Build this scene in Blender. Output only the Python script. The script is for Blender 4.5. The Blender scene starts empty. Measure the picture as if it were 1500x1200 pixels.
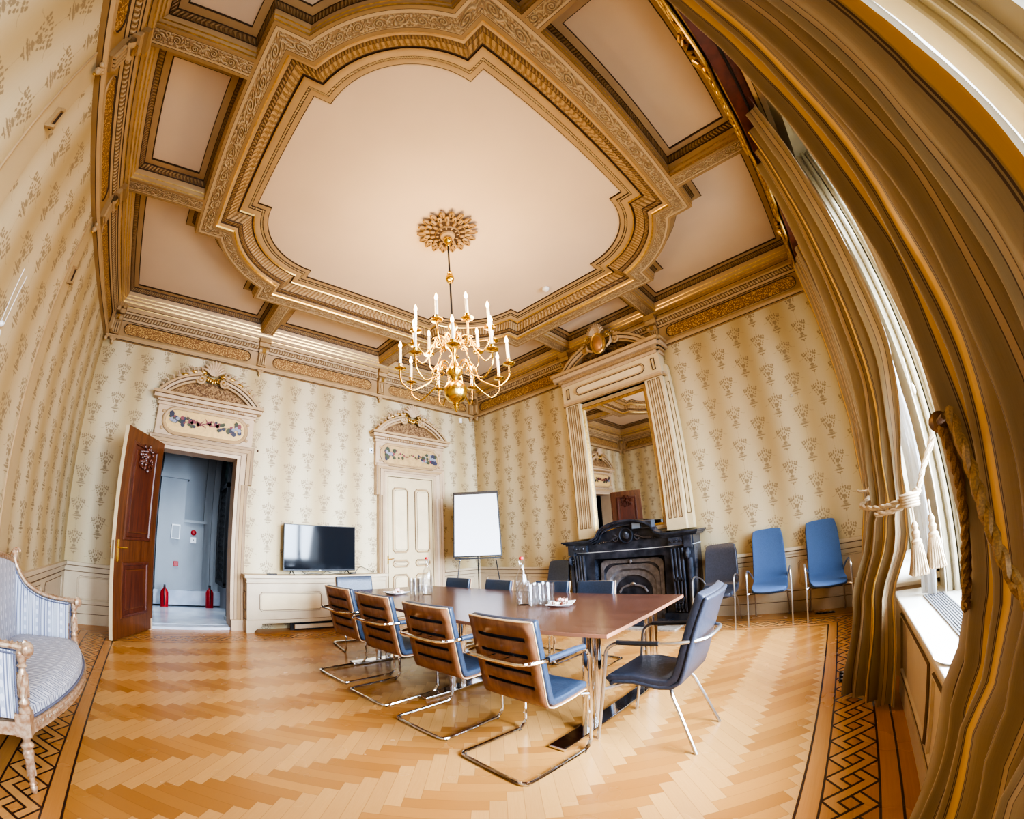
import bpy, bmesh, math, random
from mathutils import Vector, Matrix
random.seed(7)
PI=math.pi; sin=math.sin; cos=math.cos; R=math.radians
SC=bpy.context.scene; COL=SC.collection
# room, metres: x along the door wall, y away from the window wall
XL,W,D=0.04,7.916,7.530
XC,YC=4.038,3.741
CAMP={'k1': 0.001670465526459801, 'k3': -0.043432, 'cx': 633.41886, 'cy': 607.127602, 'yaw': 0.911724, 'pitch': 0.319852, 'roll': -0.023868, 'X': 1.384067, 'Y': 0.722268}; CAMP_X,CAMP_Y=CAMP['X'],CAMP['Y']
ZD=0.889; ZC=4.37; ZP=5.228; ZB=5.02

# ------------------------------------------------------------ node expressions
class E:
    nt=None
    def __init__(s,v): s.v=v
def _in(node,i,x):
    x=x.v if isinstance(x,E) else x
    if isinstance(x,(int,float)): node.inputs[i].default_value=x
    else: E.nt.links.new(x,node.inputs[i])
def M(op,a,b=None,c=None):
    n=E.nt.nodes.new('ShaderNodeMath'); n.operation=op
    _in(n,0,a)
    if b is not None: _in(n,1,b)
    if c is not None: _in(n,2,c)
    return E(n.outputs[0])
for _n,_o in dict(add='ADD',sub='SUBTRACT',mul='MULTIPLY',truediv='DIVIDE',pow='POWER',lt='LESS_THAN',gt='GREATER_THAN').items():
    setattr(E,'__%s__'%_n,(lambda o:lambda s,t:M(o,s,t))(_o))
    setattr(E,'__r%s__'%_n,(lambda o:lambda s,t:M(o,t,s))(_o))
E.__neg__=lambda s:M('MULTIPLY',s,-1.0)
mn=lambda a,b:M('MINIMUM',a,b)
mx=lambda a,b:M('MAXIMUM',a,b)
ab=lambda a:M('ABSOLUTE',a)
fl=lambda a:M('FLOOR',a)
fr=lambda a:M('FRACT',a)
sn=lambda a:M('SINE',a)
sq=lambda a:M('SQRT',a)
def sstep(a,b,x):
    n=E.nt.nodes.new('ShaderNodeMapRange'); n.interpolation_type='SMOOTHSTEP'
    _in(n,0,x)
    n.inputs[1].default_value=a; n.inputs[2].default_value=b
    return E(n.outputs[0])
def leng(x,y): return sq(x*x+y*y)
def uvxy(name='UV'):
    n=E.nt.nodes.new('ShaderNodeUVMap'); n.uv_map=name
    s=E.nt.nodes.new('ShaderNodeSeparateXYZ'); E.nt.links.new(n.outputs[0],s.inputs[0])
    return E(s.outputs[0]),E(s.outputs[1])
def objxyz():
    n=E.nt.nodes.new('ShaderNodeTexCoord'); s=E.nt.nodes.new('ShaderNodeSeparateXYZ')
    E.nt.links.new(n.outputs['Object'],s.inputs[0]); return E(s.outputs[0]),E(s.outputs[1]),E(s.outputs[2])
def vec(x,y,z=0.0):
    n=E.nt.nodes.new('ShaderNodeCombineXYZ'); _in(n,0,x);_in(n,1,y);_in(n,2,z); return E(n.outputs[0])
def noise(v,scale,detail=2.0,rough=.5,dist=0.0):
    n=E.nt.nodes.new('ShaderNodeTexNoise'); n.inputs['Scale'].default_value=scale
    n.inputs['Detail'].default_value=detail; n.inputs['Roughness'].default_value=rough; n.inputs['Distortion'].default_value=dist
    if v is not None: E.nt.links.new(v.v,n.inputs['Vector'])
    return E(n.outputs[0])
def wnoise(v):
    n=E.nt.nodes.new('ShaderNodeTexWhiteNoise'); n.noise_dimensions='3D'; E.nt.links.new(v.v,n.inputs['Vector']); return E(n.outputs['Value'])
def rgb(c): return tuple(c)+((1,) if len(c)==3 else ())
def mix(f,a,b):
    n=E.nt.nodes.new('ShaderNodeMix'); n.data_type='RGBA'
    x=f.v if isinstance(f,E) else f
    if isinstance(x,(int,float)): n.inputs[0].default_value=x
    else: E.nt.links.new(x,n.inputs[0])
    for i,c in ((6,a),(7,b)):
        if isinstance(c,E): E.nt.links.new(c.v,n.inputs[i])
        else: n.inputs[i].default_value=rgb(c)
    return E(n.outputs[2])
def start(name,rough=.5,metal=0.0,**kw):
    m=bpy.data.materials.new(name); m.use_nodes=True; E.nt=m.node_tree
    b=E.nt.nodes['Principled BSDF']; b.inputs['Roughness'].default_value=rough; b.inputs['Metallic'].default_value=metal
    for k,v in kw.items(): b.inputs[k.replace('_',' ')].default_value=v
    return m,b
def setc(b,c):
    if isinstance(c,E): E.nt.links.new(c.v,b.inputs['Base Color'])
    else: b.inputs['Base Color'].default_value=rgb(c)
def setr(b,r): E.nt.links.new(r.v,b.inputs['Roughness'])
def bump(b,h,strength=.4,dist=.01):
    n=E.nt.nodes.new('ShaderNodeBump'); n.inputs['Strength'].default_value=strength; n.inputs['Distance'].default_value=dist
    E.nt.links.new(h.v,n.inputs['Height']); E.nt.links.new(n.outputs[0],b.inputs['Normal'])
def ocoord():
    n=E.nt.nodes.new('ShaderNodeTexCoord'); return E(n.outputs['Object'])
def plain(name,c,rough=.5,metal=0.0,var=.0,scale=8,c2=None,bmp=0.0,**kw):
    m,b=start(name,rough,metal,**kw)
    if var or c2:
        n=noise(ocoord(),scale,3)
        c2=c2 or tuple(x*(1-var) for x in c)
        setc(b,mix(sstep(.3,.7,n),c,c2))
        if bmp: bump(b,n,bmp,.01)
    else: setc(b,c)
    return m

# ------------------------------------------------------------ mesh builder
class MB:
    def __init__(s): s.v=[];s.f=[];s.m=[];s.uv=[];s.mats=[]
    def mi(s,m):
        if m not in s.mats: s.mats.append(m)
        return s.mats.index(m)
    def face(s,idx,m,uv=None): s.f.append(idx); s.m.append(s.mi(m)); s.uv.append(uv or [(0,0)]*len(idx))
    def add(s,vs): b=len(s.v); s.v+= [tuple(v) for v in vs]; return b
    def quad(s,p,m,uv=None): b=s.add(p); s.face(list(range(b,b+len(p))),m,uv)
    def box(s,a,b,m,T=None,top=None):
        x0,y0,z0=a;x1,y1,z1=b
        P=[(x0,y0,z0),(x1,y0,z0),(x1,y1,z0),(x0,y1,z0),(x0,y0,z1),(x1,y0,z1),(x1,y1,z1),(x0,y1,z1)]
        if T: P=[T(*p) for p in P]
        i=s.add(P); dx,dy,dz=abs(x1-x0),abs(y1-y0),abs(z1-z0)
        for q,(u,v) in (((3,2,1,0),(dx,dy)),((4,5,6,7),(dx,dy)),((0,1,5,4),(dx,dz)),((1,2,6,5),(dy,dz)),((2,3,7,6),(dx,dz)),((3,0,4,7),(dy,dz))):
            s.face([i+k for k in q],m,[(0,0),(u,0),(u,v),(0,v)])
        return s
    def obox(s,c,h,m,rot=None):
        rot=rot or Matrix.Identity(3); c=Vector(c)
        return s.box((-h[0],-h[1],-h[2]),h,m,T=lambda x,y,z:c+rot@Vector((x,y,z)))
    def prism(s,poly,z0,z1,m,T=lambda x,y,z:(x,y,z),side=None):
        n=len(poly); b=s.add([T(x,y,z0) for x,y in poly]+[T(x,y,z1) for x,y in poly])
        s.face(list(range(b+n-1,b-1,-1)),m,[(p[0],p[1]) for p in poly][::-1]); s.face(list(range(b+n,b+2*n)),m,[(p[0],p[1]) for p in poly])
        u=0
        for i in range(n):
            j=(i+1)%n; l=math.dist(poly[i],poly[j])
            s.face([b+i,b+j,b+n+j,b+n+i],side or m,[(u,0),(u+l,0),(u+l,abs(z1-z0)),(u,abs(z1-z0))]); u+=l
        return s
    def rings(s,rings,mats,closed=True,uvs=True,flip=False):
        # rings: list of equal-length 3D point lists; mats per gap
        n=len(rings[0]); bs=[s.add(r) for r in rings]
        L=[0]; ref=rings[0]
        for i in range(n): L.append(L[-1]+(Vector(ref[(i+1)%n])-Vector(ref[i])).length)
        for k in range(len(rings)-1):
            m=mats[k] if isinstance(mats,(list,tuple)) else mats
            if m is None: continue
            w=(Vector(rings[k][0])-Vector(rings[k+1][0])).length
            w2=(Vector(rings[k][1])-Vector(rings[k+1][1])).length; w=min(w,w2) or w
            for i in range(n if closed else n-1):
                j=(i+1)%n
                q=[bs[k]+i,bs[k]+j,bs[k+1]+j,bs[k+1]+i]; uv=[(L[i],0),(L[i+1],0),(L[i+1],w),(L[i],w)]
                if flip: q.reverse(); uv.reverse()
                s.face(q,m,uv)
        return bs
    def cap(s,b,n,m,flip=False):
        q=list(range(b,b+n)); 
        if flip: q.reverse()
        s.face(q,m)
    def lathe(s,prof,m,n=20,T=None,c=(0,0,0),caps=True):
        T=T or (lambda x,y,z:(x,y,z))
        rs=[[T(c[0]+r*cos(2*PI*i/n),c[1]+r*sin(2*PI*i/n),c[2]+z) for i in range(n)] for r,z in prof]
        bs=s.rings(rs,m)
        mm=m if not isinstance(m,(list,tuple)) else m[0]
        if caps:
            if prof[0][0]>1e-4: s.cap(bs[0],n,mm,True)
            if prof[-1][0]>1e-4: s.cap(bs[-1],n,m if not isinstance(m,(list,tuple)) else m[-1])
        return s
    def tube(s,pts,r,m,n=8,closed=False,caps=True,flat=1.0):
        pts=[Vector(p) for p in pts]; N=len(pts); rr=r if isinstance(r,(list,tuple)) else [r]*N
        tang=[]
        for i in range(N):
            a=pts[(i-1)%N] if (closed or i>0) else pts[i]; b=pts[(i+1)%N] if (closed or i<N-1) else pts[i]
            t=(b-a); tang.append(t.normalized() if t.length>1e-9 else Vector((0,0,1)))
        up=Vector((0,0,1)) if abs(tang[0].z)<.9 else Vector((1,0,0))
        x=tang[0].cross(up).normalized(); rs=[]
        for i in range(N):
            t=tang[i]; x=(x-t*x.dot(t)); x=x.normalized() if x.length>1e-6 else t.orthogonal().normalized(); y=t.cross(x)
            rs.append([pts[i]+(x*cos(2*PI*k/n)+y*sin(2*PI*k/n)*flat)*rr[i] for k in range(n)])
        if closed: rs.append(rs[0])
        bs=s.rings(rs,m)
        if caps and not closed: s.cap(bs[0],n,m,True); s.cap(bs[-1],n,m)
        return s
    def ball(s,c,r,m,nu=12,nv=8,rot=None):
        r=r if isinstance(r,(tuple,list)) else (r,r,r); rot=rot or Matrix.Identity(3); c=Vector(c)
        rs=[]
        for j in range(nv+1):
            t=PI*j/nv; q=max(sin(t),1e-3)
            rs.append([c+rot@Vector((r[0]*q*cos(2*PI*i/nu),r[1]*q*sin(2*PI*i/nu),-r[2]*cos(t))) for i in range(nu)])
        s.rings(rs,m); return s
    def build(s,name,parent=None,loc=None,smooth=35,bevel=0,solid=0,subsurf=0,recalc=False,merge=0):
        me=bpy.data.meshes.new(name); me.from_pydata(s.v,[],s.f)
        for m in s.mats: me.materials.append(m)
        me.polygons.foreach_set('material_index',s.m)
        uv=me.uv_layers.new(name='UV'); flat=[]
        for u in s.uv:
            for a in u: flat+= [a[0],a[1]]
        uv.data.foreach_set('uv',flat)
        if recalc or merge:
            bm=bmesh.new(); bm.from_mesh(me)
            if merge: bmesh.ops.remove_doubles(bm,verts=bm.verts,dist=merge)
            bmesh.ops.recalc_face_normals(bm,faces=bm.faces); bm.to_mesh(me); bm.free()
        if smooth: me.shade_smooth(); me.set_sharp_from_angle(angle=R(smooth))
        o=bpy.data.objects.new(name,me); COL.objects.link(o)
        if parent: o.parent=parent
        if loc: o.location=loc
        if solid: d=o.modifiers.new('solid','SOLIDIFY'); d.thickness=solid; d.offset=0
        if bevel: d=o.modifiers.new('bevel','BEVEL'); d.width=bevel; d.segments=2; d.limit_method='ANGLE'; d.angle_limit=R(40)
        if subsurf: d=o.modifiers.new('sub','SUBSURF'); d.levels=subsurf; d.render_levels=subsurf
        me.update(); return o
def tag(o,label=None,cat=None,group=None,kind=None):
    if label: o['label']=label
    if cat: o['category']=cat
    if group: o['group']=group
    if kind: o['kind']=kind
    return o
def thing(name,label,cat,loc=(0,0,0),rz=0,group=None):
    o=bpy.data.objects.new(name,None); COL.objects.link(o); o.location=loc; o.rotation_euler=(0,0,rz); o.empty_display_size=.1
    return tag(o,label,cat,group)
def struct(mb,name,**k):
    o=mb.build(name,**k)
    if not k.get('parent'): o['kind']='structure'
    return o
def dup(root,loc,rz,label=None,group=None,scale=None):
    r=root.copy(); COL.objects.link(r); r.location=loc; r.rotation_euler=(0,0,rz)
    if scale: r.scale=(scale,)*3 if not isinstance(scale,tuple) else scale
    if label: r['label']=label
    if group: r['group']=group
    for ch in list(root.children):
        c=ch.copy(); COL.objects.link(c); c.parent=r
        for g in list(ch.children):
            d=g.copy(); COL.objects.link(d); d.parent=c
    return r
def catmull(P,n=6,closed=False):
    P=[Vector(p) for p in P]; N=len(P); out=[]
    for i in range(N if closed else N-1):
        g=lambda k:P[k%N] if closed else P[max(0,min(N-1,k))]
        a,b,c,d=g(i-1),g(i),g(i+1),g(i+2)
        for j in range(n):
            t=j/n; out.append(.5*((2*b)+(c-a)*t+(2*a-5*b+4*c-d)*t*t+(3*b-a-3*c+d)*t**3))
    if not closed: out.append(P[-1])
    return out
def fillet(P,r,n=5,closed=False):
    P=[Vector(p) for p in P]; N=len(P); out=[]
    for i in range(N):
        if not closed and i in (0,N-1): out.append(P[i]); continue
        a,b,c=P[i-1],P[i],P[(i+1)%N]; d1=(a-b);d2=(c-b); q=min(r,d1.length*.49,d2.length*.49)
        p0=b+d1.normalized()*q; p1=b+d2.normalized()*q
        for j in range(n+1):
            t=j/n; out.append(p0*(1-t)**2+b*2*t*(1-t)+p1*t*t)
    return out
def ringoff(P,o,closed=True):
    # mitred offset of a CCW 2D path; o>0 is outward
    n=len(P); out=[]
    for i in range(n):
        p=P[i]; pr=P[(i-1)%n] if (closed or i>0) else None; nx=P[(i+1)%n] if (closed or i<n-1) else None
        def nm(a,b):
            dx,dy=b[0]-a[0],b[1]-a[1]; l=math.hypot(dx,dy) or 1; return (dy/l,-dx/l)
        if pr is None: m=nm(p,nx)
        elif nx is None: m=nm(pr,p)
        else:
            a=nm(pr,p);b=nm(p,nx);k=1+a[0]*b[0]+a[1]*b[1]; k=max(k,.25); m=((a[0]+b[0])/k,(a[1]+b[1])/k)
        out.append((p[0]+m[0]*o,p[1]+m[1]*o))
    return out
def sweep(mb,P,prof,mats,T,closed=True):
    mb.rings([[T(x,y,h) for x,y in ringoff(P,o,closed)] for o,h in prof],mats,closed)
TD=lambda a,b,h:(a,D-h,b)      # door wall
TF=lambda a,b,h:(W-h,a,b)      # fireplace wall
TL=lambda a,b,h:(XL+h,a,b)     # left wall
TW=lambda a,b,h:(a,h,b)        # window wall
def rect(x0,y0,x1,y1): return [(x0,y0),(x1,y0),(x1,y1),(x0,y1)]
def stadium(x0,y0,x1,y1,n=7):
    r=(y1-y0)/2; P=[]
    for i in range(n+1): t=-PI/2+PI*i/n; P.append((x1-r+r*cos(t),y0+r+r*sin(t)))
    for i in range(n+1): t=PI/2+PI*i/n; P.append((x0+r+r*cos(t),y0+r+r*sin(t)))
    return P
def chamf(x0,y0,x1,y1,c): return [(x0+c,y0),(x1-c,y0),(x1,y0+c),(x1,y1-c),(x1-c,y1),(x0+c,y1),(x0,y1-c),(x0,y0+c)]
def spiral(cx,cy,r0,turns,a0,sgn,n=22,shrink=.18):
    return [(cx+r0*(1-(1-shrink)*i/n)*cos(a0+sgn*2*PI*turns*i/n),cy+r0*(1-(1-shrink)*i/n)*sin(a0+sgn*2*PI*turns*i/n)) for i in range(n+1)]
# ------------------------------------------------------------ materials
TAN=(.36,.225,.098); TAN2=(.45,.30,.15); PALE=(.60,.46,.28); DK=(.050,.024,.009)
def trimmat(name,c,var=.14,rough=.5):
    m,b=start(name,rough); n=noise(ocoord(),3.0,4,.6)
    setc(b,mix(sstep(.3,.75,n),c,tuple(x*(1-var) for x in c))); return m
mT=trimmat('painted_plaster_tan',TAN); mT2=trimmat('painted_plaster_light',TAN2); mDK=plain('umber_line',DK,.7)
mG=plain('gilding',(.72,.47,.15),.3,.85,var=.35,scale=30)
mPANEL=plain('ceiling_plaster',(.74,.585,.43),.8,var=.05,scale=1.2)
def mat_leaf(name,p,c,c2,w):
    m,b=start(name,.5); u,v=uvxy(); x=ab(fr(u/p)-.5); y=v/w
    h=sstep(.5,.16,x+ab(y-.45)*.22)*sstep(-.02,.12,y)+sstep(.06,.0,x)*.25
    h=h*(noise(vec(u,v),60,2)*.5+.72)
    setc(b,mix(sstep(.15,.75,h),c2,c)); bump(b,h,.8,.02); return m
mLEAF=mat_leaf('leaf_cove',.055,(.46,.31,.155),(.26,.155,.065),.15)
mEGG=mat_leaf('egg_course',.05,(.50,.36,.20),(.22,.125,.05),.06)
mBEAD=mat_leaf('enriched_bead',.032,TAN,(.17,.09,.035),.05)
def mat_rope():
    m,b=start('rope_moulding',.5); u,v=uvxy(); t=ab(fr((u+v*1.4)/.022)-.5); setc(b,mix(sstep(.1,.35,t),DK,(.62,.46,.24))); bump(b,t,.6,.006); return m
mROPE=mat_rope()
def mat_scroll(name,w,L,c,c2):
    m,b=start(name,.5); u,v=uvxy(); k=fl(u/L); x=(fr(u/L)-.5)*L; sgn=1-2*M('MODULO',ab(k),2.0)
    y=(v-w/2)*sgn
    cx=x-.1*L; cy=y+.01
    r=leng(cx,cy); a=M('ARCTAN2',cy,cx); Rr=w*.34
    sp=sn(a+r*(2*PI/(w*.17)))*.5+.5
    ins=sstep(Rr,Rr*.85,r)
    vine=sstep(w*.13,w*.02,ab(y-sn(x*(2*PI/L))*w*.27))
    vo=E.nt.nodes.new('ShaderNodeTexVoronoi'); vo.inputs['Scale'].default_value=1/(w*.16); E.nt.links.new(vec(u+a*0.01,v).v,vo.inputs['Vector'])
    leaf=sstep(.75,.2,E(vo.outputs[0]))*.75
    band=sstep(w*.5,w*.42,ab(v-w/2))
    h=mx(sp*ins,mx(vine*(1-ins),leaf*(1-ins)))*band
    edge=sstep(w*.43,w*.46,ab(v-w/2))
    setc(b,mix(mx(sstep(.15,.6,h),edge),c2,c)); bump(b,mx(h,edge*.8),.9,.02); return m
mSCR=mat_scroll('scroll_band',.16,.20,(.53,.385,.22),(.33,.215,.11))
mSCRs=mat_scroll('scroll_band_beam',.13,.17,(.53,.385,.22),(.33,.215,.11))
def mat_filigree(name,c,c2,s=26):
    m,b=start(name,.55); u,v=uvxy(); V=vec(u,v)
    vo=E.nt.nodes.new('ShaderNodeTexVoronoi'); vo.inputs['Scale'].default_value=s; E.nt.links.new(V.v,vo.inputs['Vector'])
    d=E(vo.outputs[0]); ringd=ab(fr(d*2.2)-.5)
    n=noise(V,s*1.3,3,.6); h=sstep(.2,.4,ringd)*sstep(.38,.55,n)
    setc(b,mix(h,c2,c)); return m
mFIL=mat_filigree('frieze_arabesque',(.60,.38,.13),(.20,.095,.03))
def mat_wall():
    m,b=start('silk_wallpaper',.6); u,v=uvxy(); U=.335; V=.48
    n0=noise(vec(u,v),55,2); n1=noise(vec(v,u,3.0),55,2)
    uu=u+(n0-.5)*.02; k=fl(u/U); x=ab(uu-(k+.5)*U)
    odd=M('MODULO',ab(k),2.0); vv=v+odd*V/2+(n1-.5)*.02
    y=(fr(vv/V)-.5)*V
    f=None
    def ell(cx,cy,rx,ry):
        nonlocal f
        dx=(x-cx)/rx; dy=(y-cy)/ry; q=dx*dx+dy*dy; f=q if f is None else mn(f,q)
    for e in ((0,-.18,.010,.016),(.022,-.168,.018,.006),(0,-.130,.062,.010),(0,-.108,.045,.005),(0,-.080,.028,.014),(.0,-.03,.012,.014),(.014,.0,.016,.016),(.05,-.035,.008,.012),
              (.062,.0,.010,.013),(.04,.03,.009,.013),(.018,.06,.008,.016),(.085,.068,.017,.011),(.06,.082,.010,.015),(.098,.1,.010,.016),(.036,.095,.009,.013),
              (.0,.115,.010,.016),(.034,.122,.008,.012),(.07,.11,.008,.010),(.075,.03,.008,.010),(.0,.155,.005,.012),(.022,-.02,.008,.01)): ell(*e)
    mot=sstep(1.6,.9,f)
    # woven basket and stems
    bas=sstep(.1,.0,mx(x-(.026+(y+.10)*(-.28)),mx(-.105-y,y+.04))*25+.05)*sstep(.1,.25,ab(fr((x+y)*70)-.5))
    stem=sstep(.0025,.001,ab(x-(y+.02)*.62))*sstep(-.02,-.01,y)*sstep(.1,.09,y)
    vs=sstep(.002,.001,x)*.5
    gx=ab(uu-(k+.5)*U)-U/2; gr=leng(gx,y-.1); gar=sstep(.004,.002,ab(gr-.085))*sstep(.11,.09,y)*.55
    mot=mx(mx(mot,bas*.75),mx(stem*.8,mx(gar,vs)))
    band=sn(u*(2*PI/U*.5)+noise(vec(u,v*.1),1.0,1)*2)*.5+.5
    silk=noise(vec(u*60,v*1.5),3.0,3,.6)
    base=mix(band,(.61,.525,.35),(.45,.335,.165)); base=mix(silk*.25,base,(.36,.26,.12))
    setc(b,mix(mot*.72,base,(.19,.13,.07))); return m
mWALL=mat_wall()
def mat_floor():
    m,b=start('parquet',.28); b.inputs['Specular IOR Level'].default_value=.45
    x,y,z=objxyz()
    dl=x-XL+.04; dr=W-x; dn=y; df=D-y
    mxs=mn(dl,dr); mys=mn(dn,df); ins=mn(mxs,mys); useY=mxs<mys
    al=useY*y+(1-useY)*x
    c=.70710678; w=.09; nn=5
    px=(x+y)*c/w+40.0; py=(x-y)*c/w+80.0     # diagonal plank grid; bands run along x
    i=fl(px); j=fl(py); t=M('FLOORED_MODULO',i-j,2.0*nn)
    hor=t<float(nn)-.5
    idx=hor*(i-t)+(1-hor)*i; idy=hor*j+(1-hor)*(j-((2.0*nn-1)-t))
    idv=vec(idx,idy,hor*7.0)
    rnd=wnoise(idv)
    along=hor*(px)+(1-hor)*(py); across=hor*py+(1-hor)*px
    fx=fr(across); le=hor*(t+fr(px))+(1-hor)*(((2.0*nn-1)-t)+fr(py))
    gap=mx(sstep(.03,.0,mn(fx,1-fx)),sstep(.03,.0,mn(le,nn-le)))
    grain=noise(vec(along*.5,across*7.0,rnd*9),2.0,4,.6)
    tone=mix(rnd,(.47,.225,.062),(.33,.14,.034)); tone=mix(hor*.46,tone,(.70,.42,.165)); tone=mix(grain*.4,tone,(.33,.15,.04))  # planks of one direction paler: their directional sheen is painted into the colour
    tone=mix(gap*.55,tone,(.2,.09,.03))
    g2=noise(vec(al*1.0,ins*30.0),2.5,4,.6)
    bord=mix(g2*.6,(.50,.24,.075),(.30,.12,.035))
    # interlaced lozenges between two ebony lines
    vq=(ins-.487)/.275; tri=ab(fr(al/.42)-.5)*2
    d=9.0
    T1=ab(fr(al/.21)-.5)*2
    def ln(q): return sstep(.055,.03,ab(q))
    t1=tri; t2=ab(fr(al/.42+.5)-.5)*2
    a=ab(vq-(ab(fr(al/.21)-.5)*2)*.0)
    tA=ab(fr(al/.21)-.5)*2; 
    sA=ab(vq*2-1)          # 0 at the middle, 1 at the edges
    za=ab(fr(al/.42)-.5)*1.4+.15; zb=1.0-za; dA=ab(vq-za); dB=ab(vq-zb); rw=.15
    lA=sstep(.045,.028,ab(dA-rw)); lB=sstep(.045,.028,ab(dB-rw)); par=M('FLOORED_MODULO',fl(al/.21),2.0)
    lA=lA*(1-par*(dB<rw)); lB=lB*(1-(1-par)*(dA<rw))
    rib=mx(dA<rw,dB<rw)
    loz=mx(lA,lB); inband=(ins>.487)*(ins<.762)
    dark=loz*inband
    for q,wd in ((.868,.009),(.762,.008),(.487,.008),(.382,.008)): dark=mx(dark,sstep(wd,wd*.6,ab(ins-q)))
    light=inband*rib*.35
    bord=mix(light,bord,(.62,.36,.14))
    col=mix(ins<.868,tone,bord); col=mix(dark,col,(.045,.02,.012))
    setc(b,col); setr(b,noise(vec(x,y),3,2)*.12+.2); bump(b,1-gap,.15,.002); return m
mFLOOR=mat_floor()
def mat_wood(name,c,c2,rough=.3,ax=0,sc=1.0):
    m,b=start(name,rough); x,y,z=objxyz(); p=[x,y,z]; v=[p[0]*30*sc,p[1]*30*sc,p[2]*30*sc]; v[ax]=p[ax]*2*sc
    n=noise(vec(*v),1.0,4,.6,.6); setc(b,mix(sstep(.3,.7,n),c,c2)); return m
mTABLE=mat_wood('table_walnut',(.105,.046,.030),(.068,.028,.018),.22,1)
mPLY=mat_wood('chair_plywood',(.25,.118,.058),(.17,.072,.034),.35,2,.8); mPLYE=plain('plywood_edge',(.70,.50,.30),.5)
mMAH=mat_wood('door_mahogany',(.15,.05,.016),(.08,.024,.008),.3,2); mMAHD=mat_wood('door_panel_wood',(.12,.032,.016),(.06,.015,.009),.28,2)
mCHR=plain('chrome',(.80,.80,.82),.08,1); mSTEEL=plain('satin_steel',(.62,.61,.60),.3,1)
mLEA=plain('black_leather',(.040,.044,.060),.34,bmp=.15,var=.3,scale=60); mLEAB=plain('navy_leather',(.030,.045,.075),.34,bmp=.15,var=.3,scale=60)
mBLUE=plain('blue_wool',(.055,.105,.225),.85,var=.25,scale=180,bmp=.3); mBLK=plain('black_plastic',(.012,.012,.014),.4)
mMARB=plain('black_marble',(.014,.017,.025),.17,c2=(.045,.050,.066),scale=6)  # bluish tint in the base colour stands in for blue-white window reflections
mIRON=plain('cast_iron',(.22,.21,.22),.35,.35,var=.4,scale=14); mSOOT=plain('firebox_soot',(.008,.008,.008),.9)
mVEIN=plain('white_vein',(.42,.44,.46),.2); mSTONE=plain('hearth_stone',(.42,.37,.31),.35,var=.45,scale=30)
mBRASS=plain('polished_brass',(.80,.55,.14),.24,1); mWAX=plain('candle_sleeve',(.82,.74,.60),.5)
mWHITE=plain('white_plastic',(.8,.8,.8),.35); mSILL=plain('sill_paint',(.80,.77,.70),.18)
mCREAM=plain('window_paint',(.52,.46,.33),.4,var=.15,scale=3); mDADO=trimmat('dado_paint',(.58,.47,.32)); mDADOD=plain('dado_line',(.15,.095,.05),.6)
mDOORP=trimmat('door_paint',(.62,.49,.29)); mPANELP=trimmat('door_panel_paint',(.72,.58,.36)); mSURR=trimmat('surround_paint',(.52,.375,.235))
mRED=plain('red_enamel',(.42,.01,.015),.4); mCERAM=plain('white_porcelain',(.85,.85,.86),.15)
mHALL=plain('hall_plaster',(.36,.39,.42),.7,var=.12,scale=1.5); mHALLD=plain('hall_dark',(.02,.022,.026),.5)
mMFLOOR=plain('hall_marble',(.60,.66,.74),.15,c2=(.40,.46,.55),scale=2.2)
mMIR=plain('mirror_glass',(.75,.75,.75),.02,1)
def emis(name,c,s):
    m,b=start(name,.5); setc(b,c); b.inputs['Emission Color'].default_value=rgb(c); b.inputs['Emission Strength'].default_value=s; return m
mFLAME=emis('lit_bulb',(1,.66,.28),16)
def glass(name,tint=(.95,.97,1.0),refl=.10,rough=.02):
    m=bpy.data.materials.new(name); m.use_nodes=True; nt=m.node_tree; nt.nodes.remove(nt.nodes['Principled BSDF'])
    t=nt.nodes.new('ShaderNodeBsdfTransparent'); t.inputs[0].default_value=rgb(tint); g=nt.nodes.new('ShaderNodeBsdfGlossy'); g.inputs['Roughness'].default_value=rough
    lw=nt.nodes.new('ShaderNodeLayerWeight'); lw.inputs[0].default_value=.35
    ma=nt.nodes.new('ShaderNodeMath'); ma.operation='MULTIPLY_ADD'; ma.inputs[1].default_value=.55; ma.inputs[2].default_value=refl; nt.links.new(lw.outputs['Facing'],ma.inputs[0])
    mi=nt.nodes.new('ShaderNodeMixShader'); nt.links.new(ma.outputs[0],mi.inputs[0]); nt.links.new(t.outputs[0],mi.inputs[1]); nt.links.new(g.outputs[0],mi.inputs[2])
    nt.links.new(mi.outputs[0],nt.nodes['Material Output'].inputs[0]); return m
mGLASS=glass('window_glass',refl=.02); mDRINK=glass('drinking_glass',(.985,.99,.995),.07,.04); mEMB=glass('embossed_glass',(1,1,1),.28,.12)
def mat_tv():
    m,b=start('screen',.06); setc(b,(.010,.012,.016)); b.inputs['Specular IOR Level'].default_value=.3; return m
mTV=mat_tv()
def mat_curtain():
    m,b=start('striped_silk',.38); u,v=uvxy(); p=.40; x=fr(u/p)
    n=noise(vec(u*90,v*3),1.5,3,.6)
    c=mix(n*.5,(.34,.26,.155),(.21,.155,.085))
    def st(c0,hw,colr):
        nonlocal c
        c=mix(sstep(hw,hw*.85,ab(x-c0)),c,colr)
    st(.30,.13,(.38,.27,.13)); st(.30,.10,(.62,.38,.085)); 
    for q in (.155,.185,.415,.445): st(q,.009,(.09,.05,.035))
    st(.80,.05,(.46,.34,.21)); 
    for q in (.75,.85): st(q,.007,(.10,.06,.04))
    setc(b,c); b.inputs['Sheen Weight'].default_value=.3
    bump(b,n,.15,.004); return m
mCURT=mat_curtain()
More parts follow.
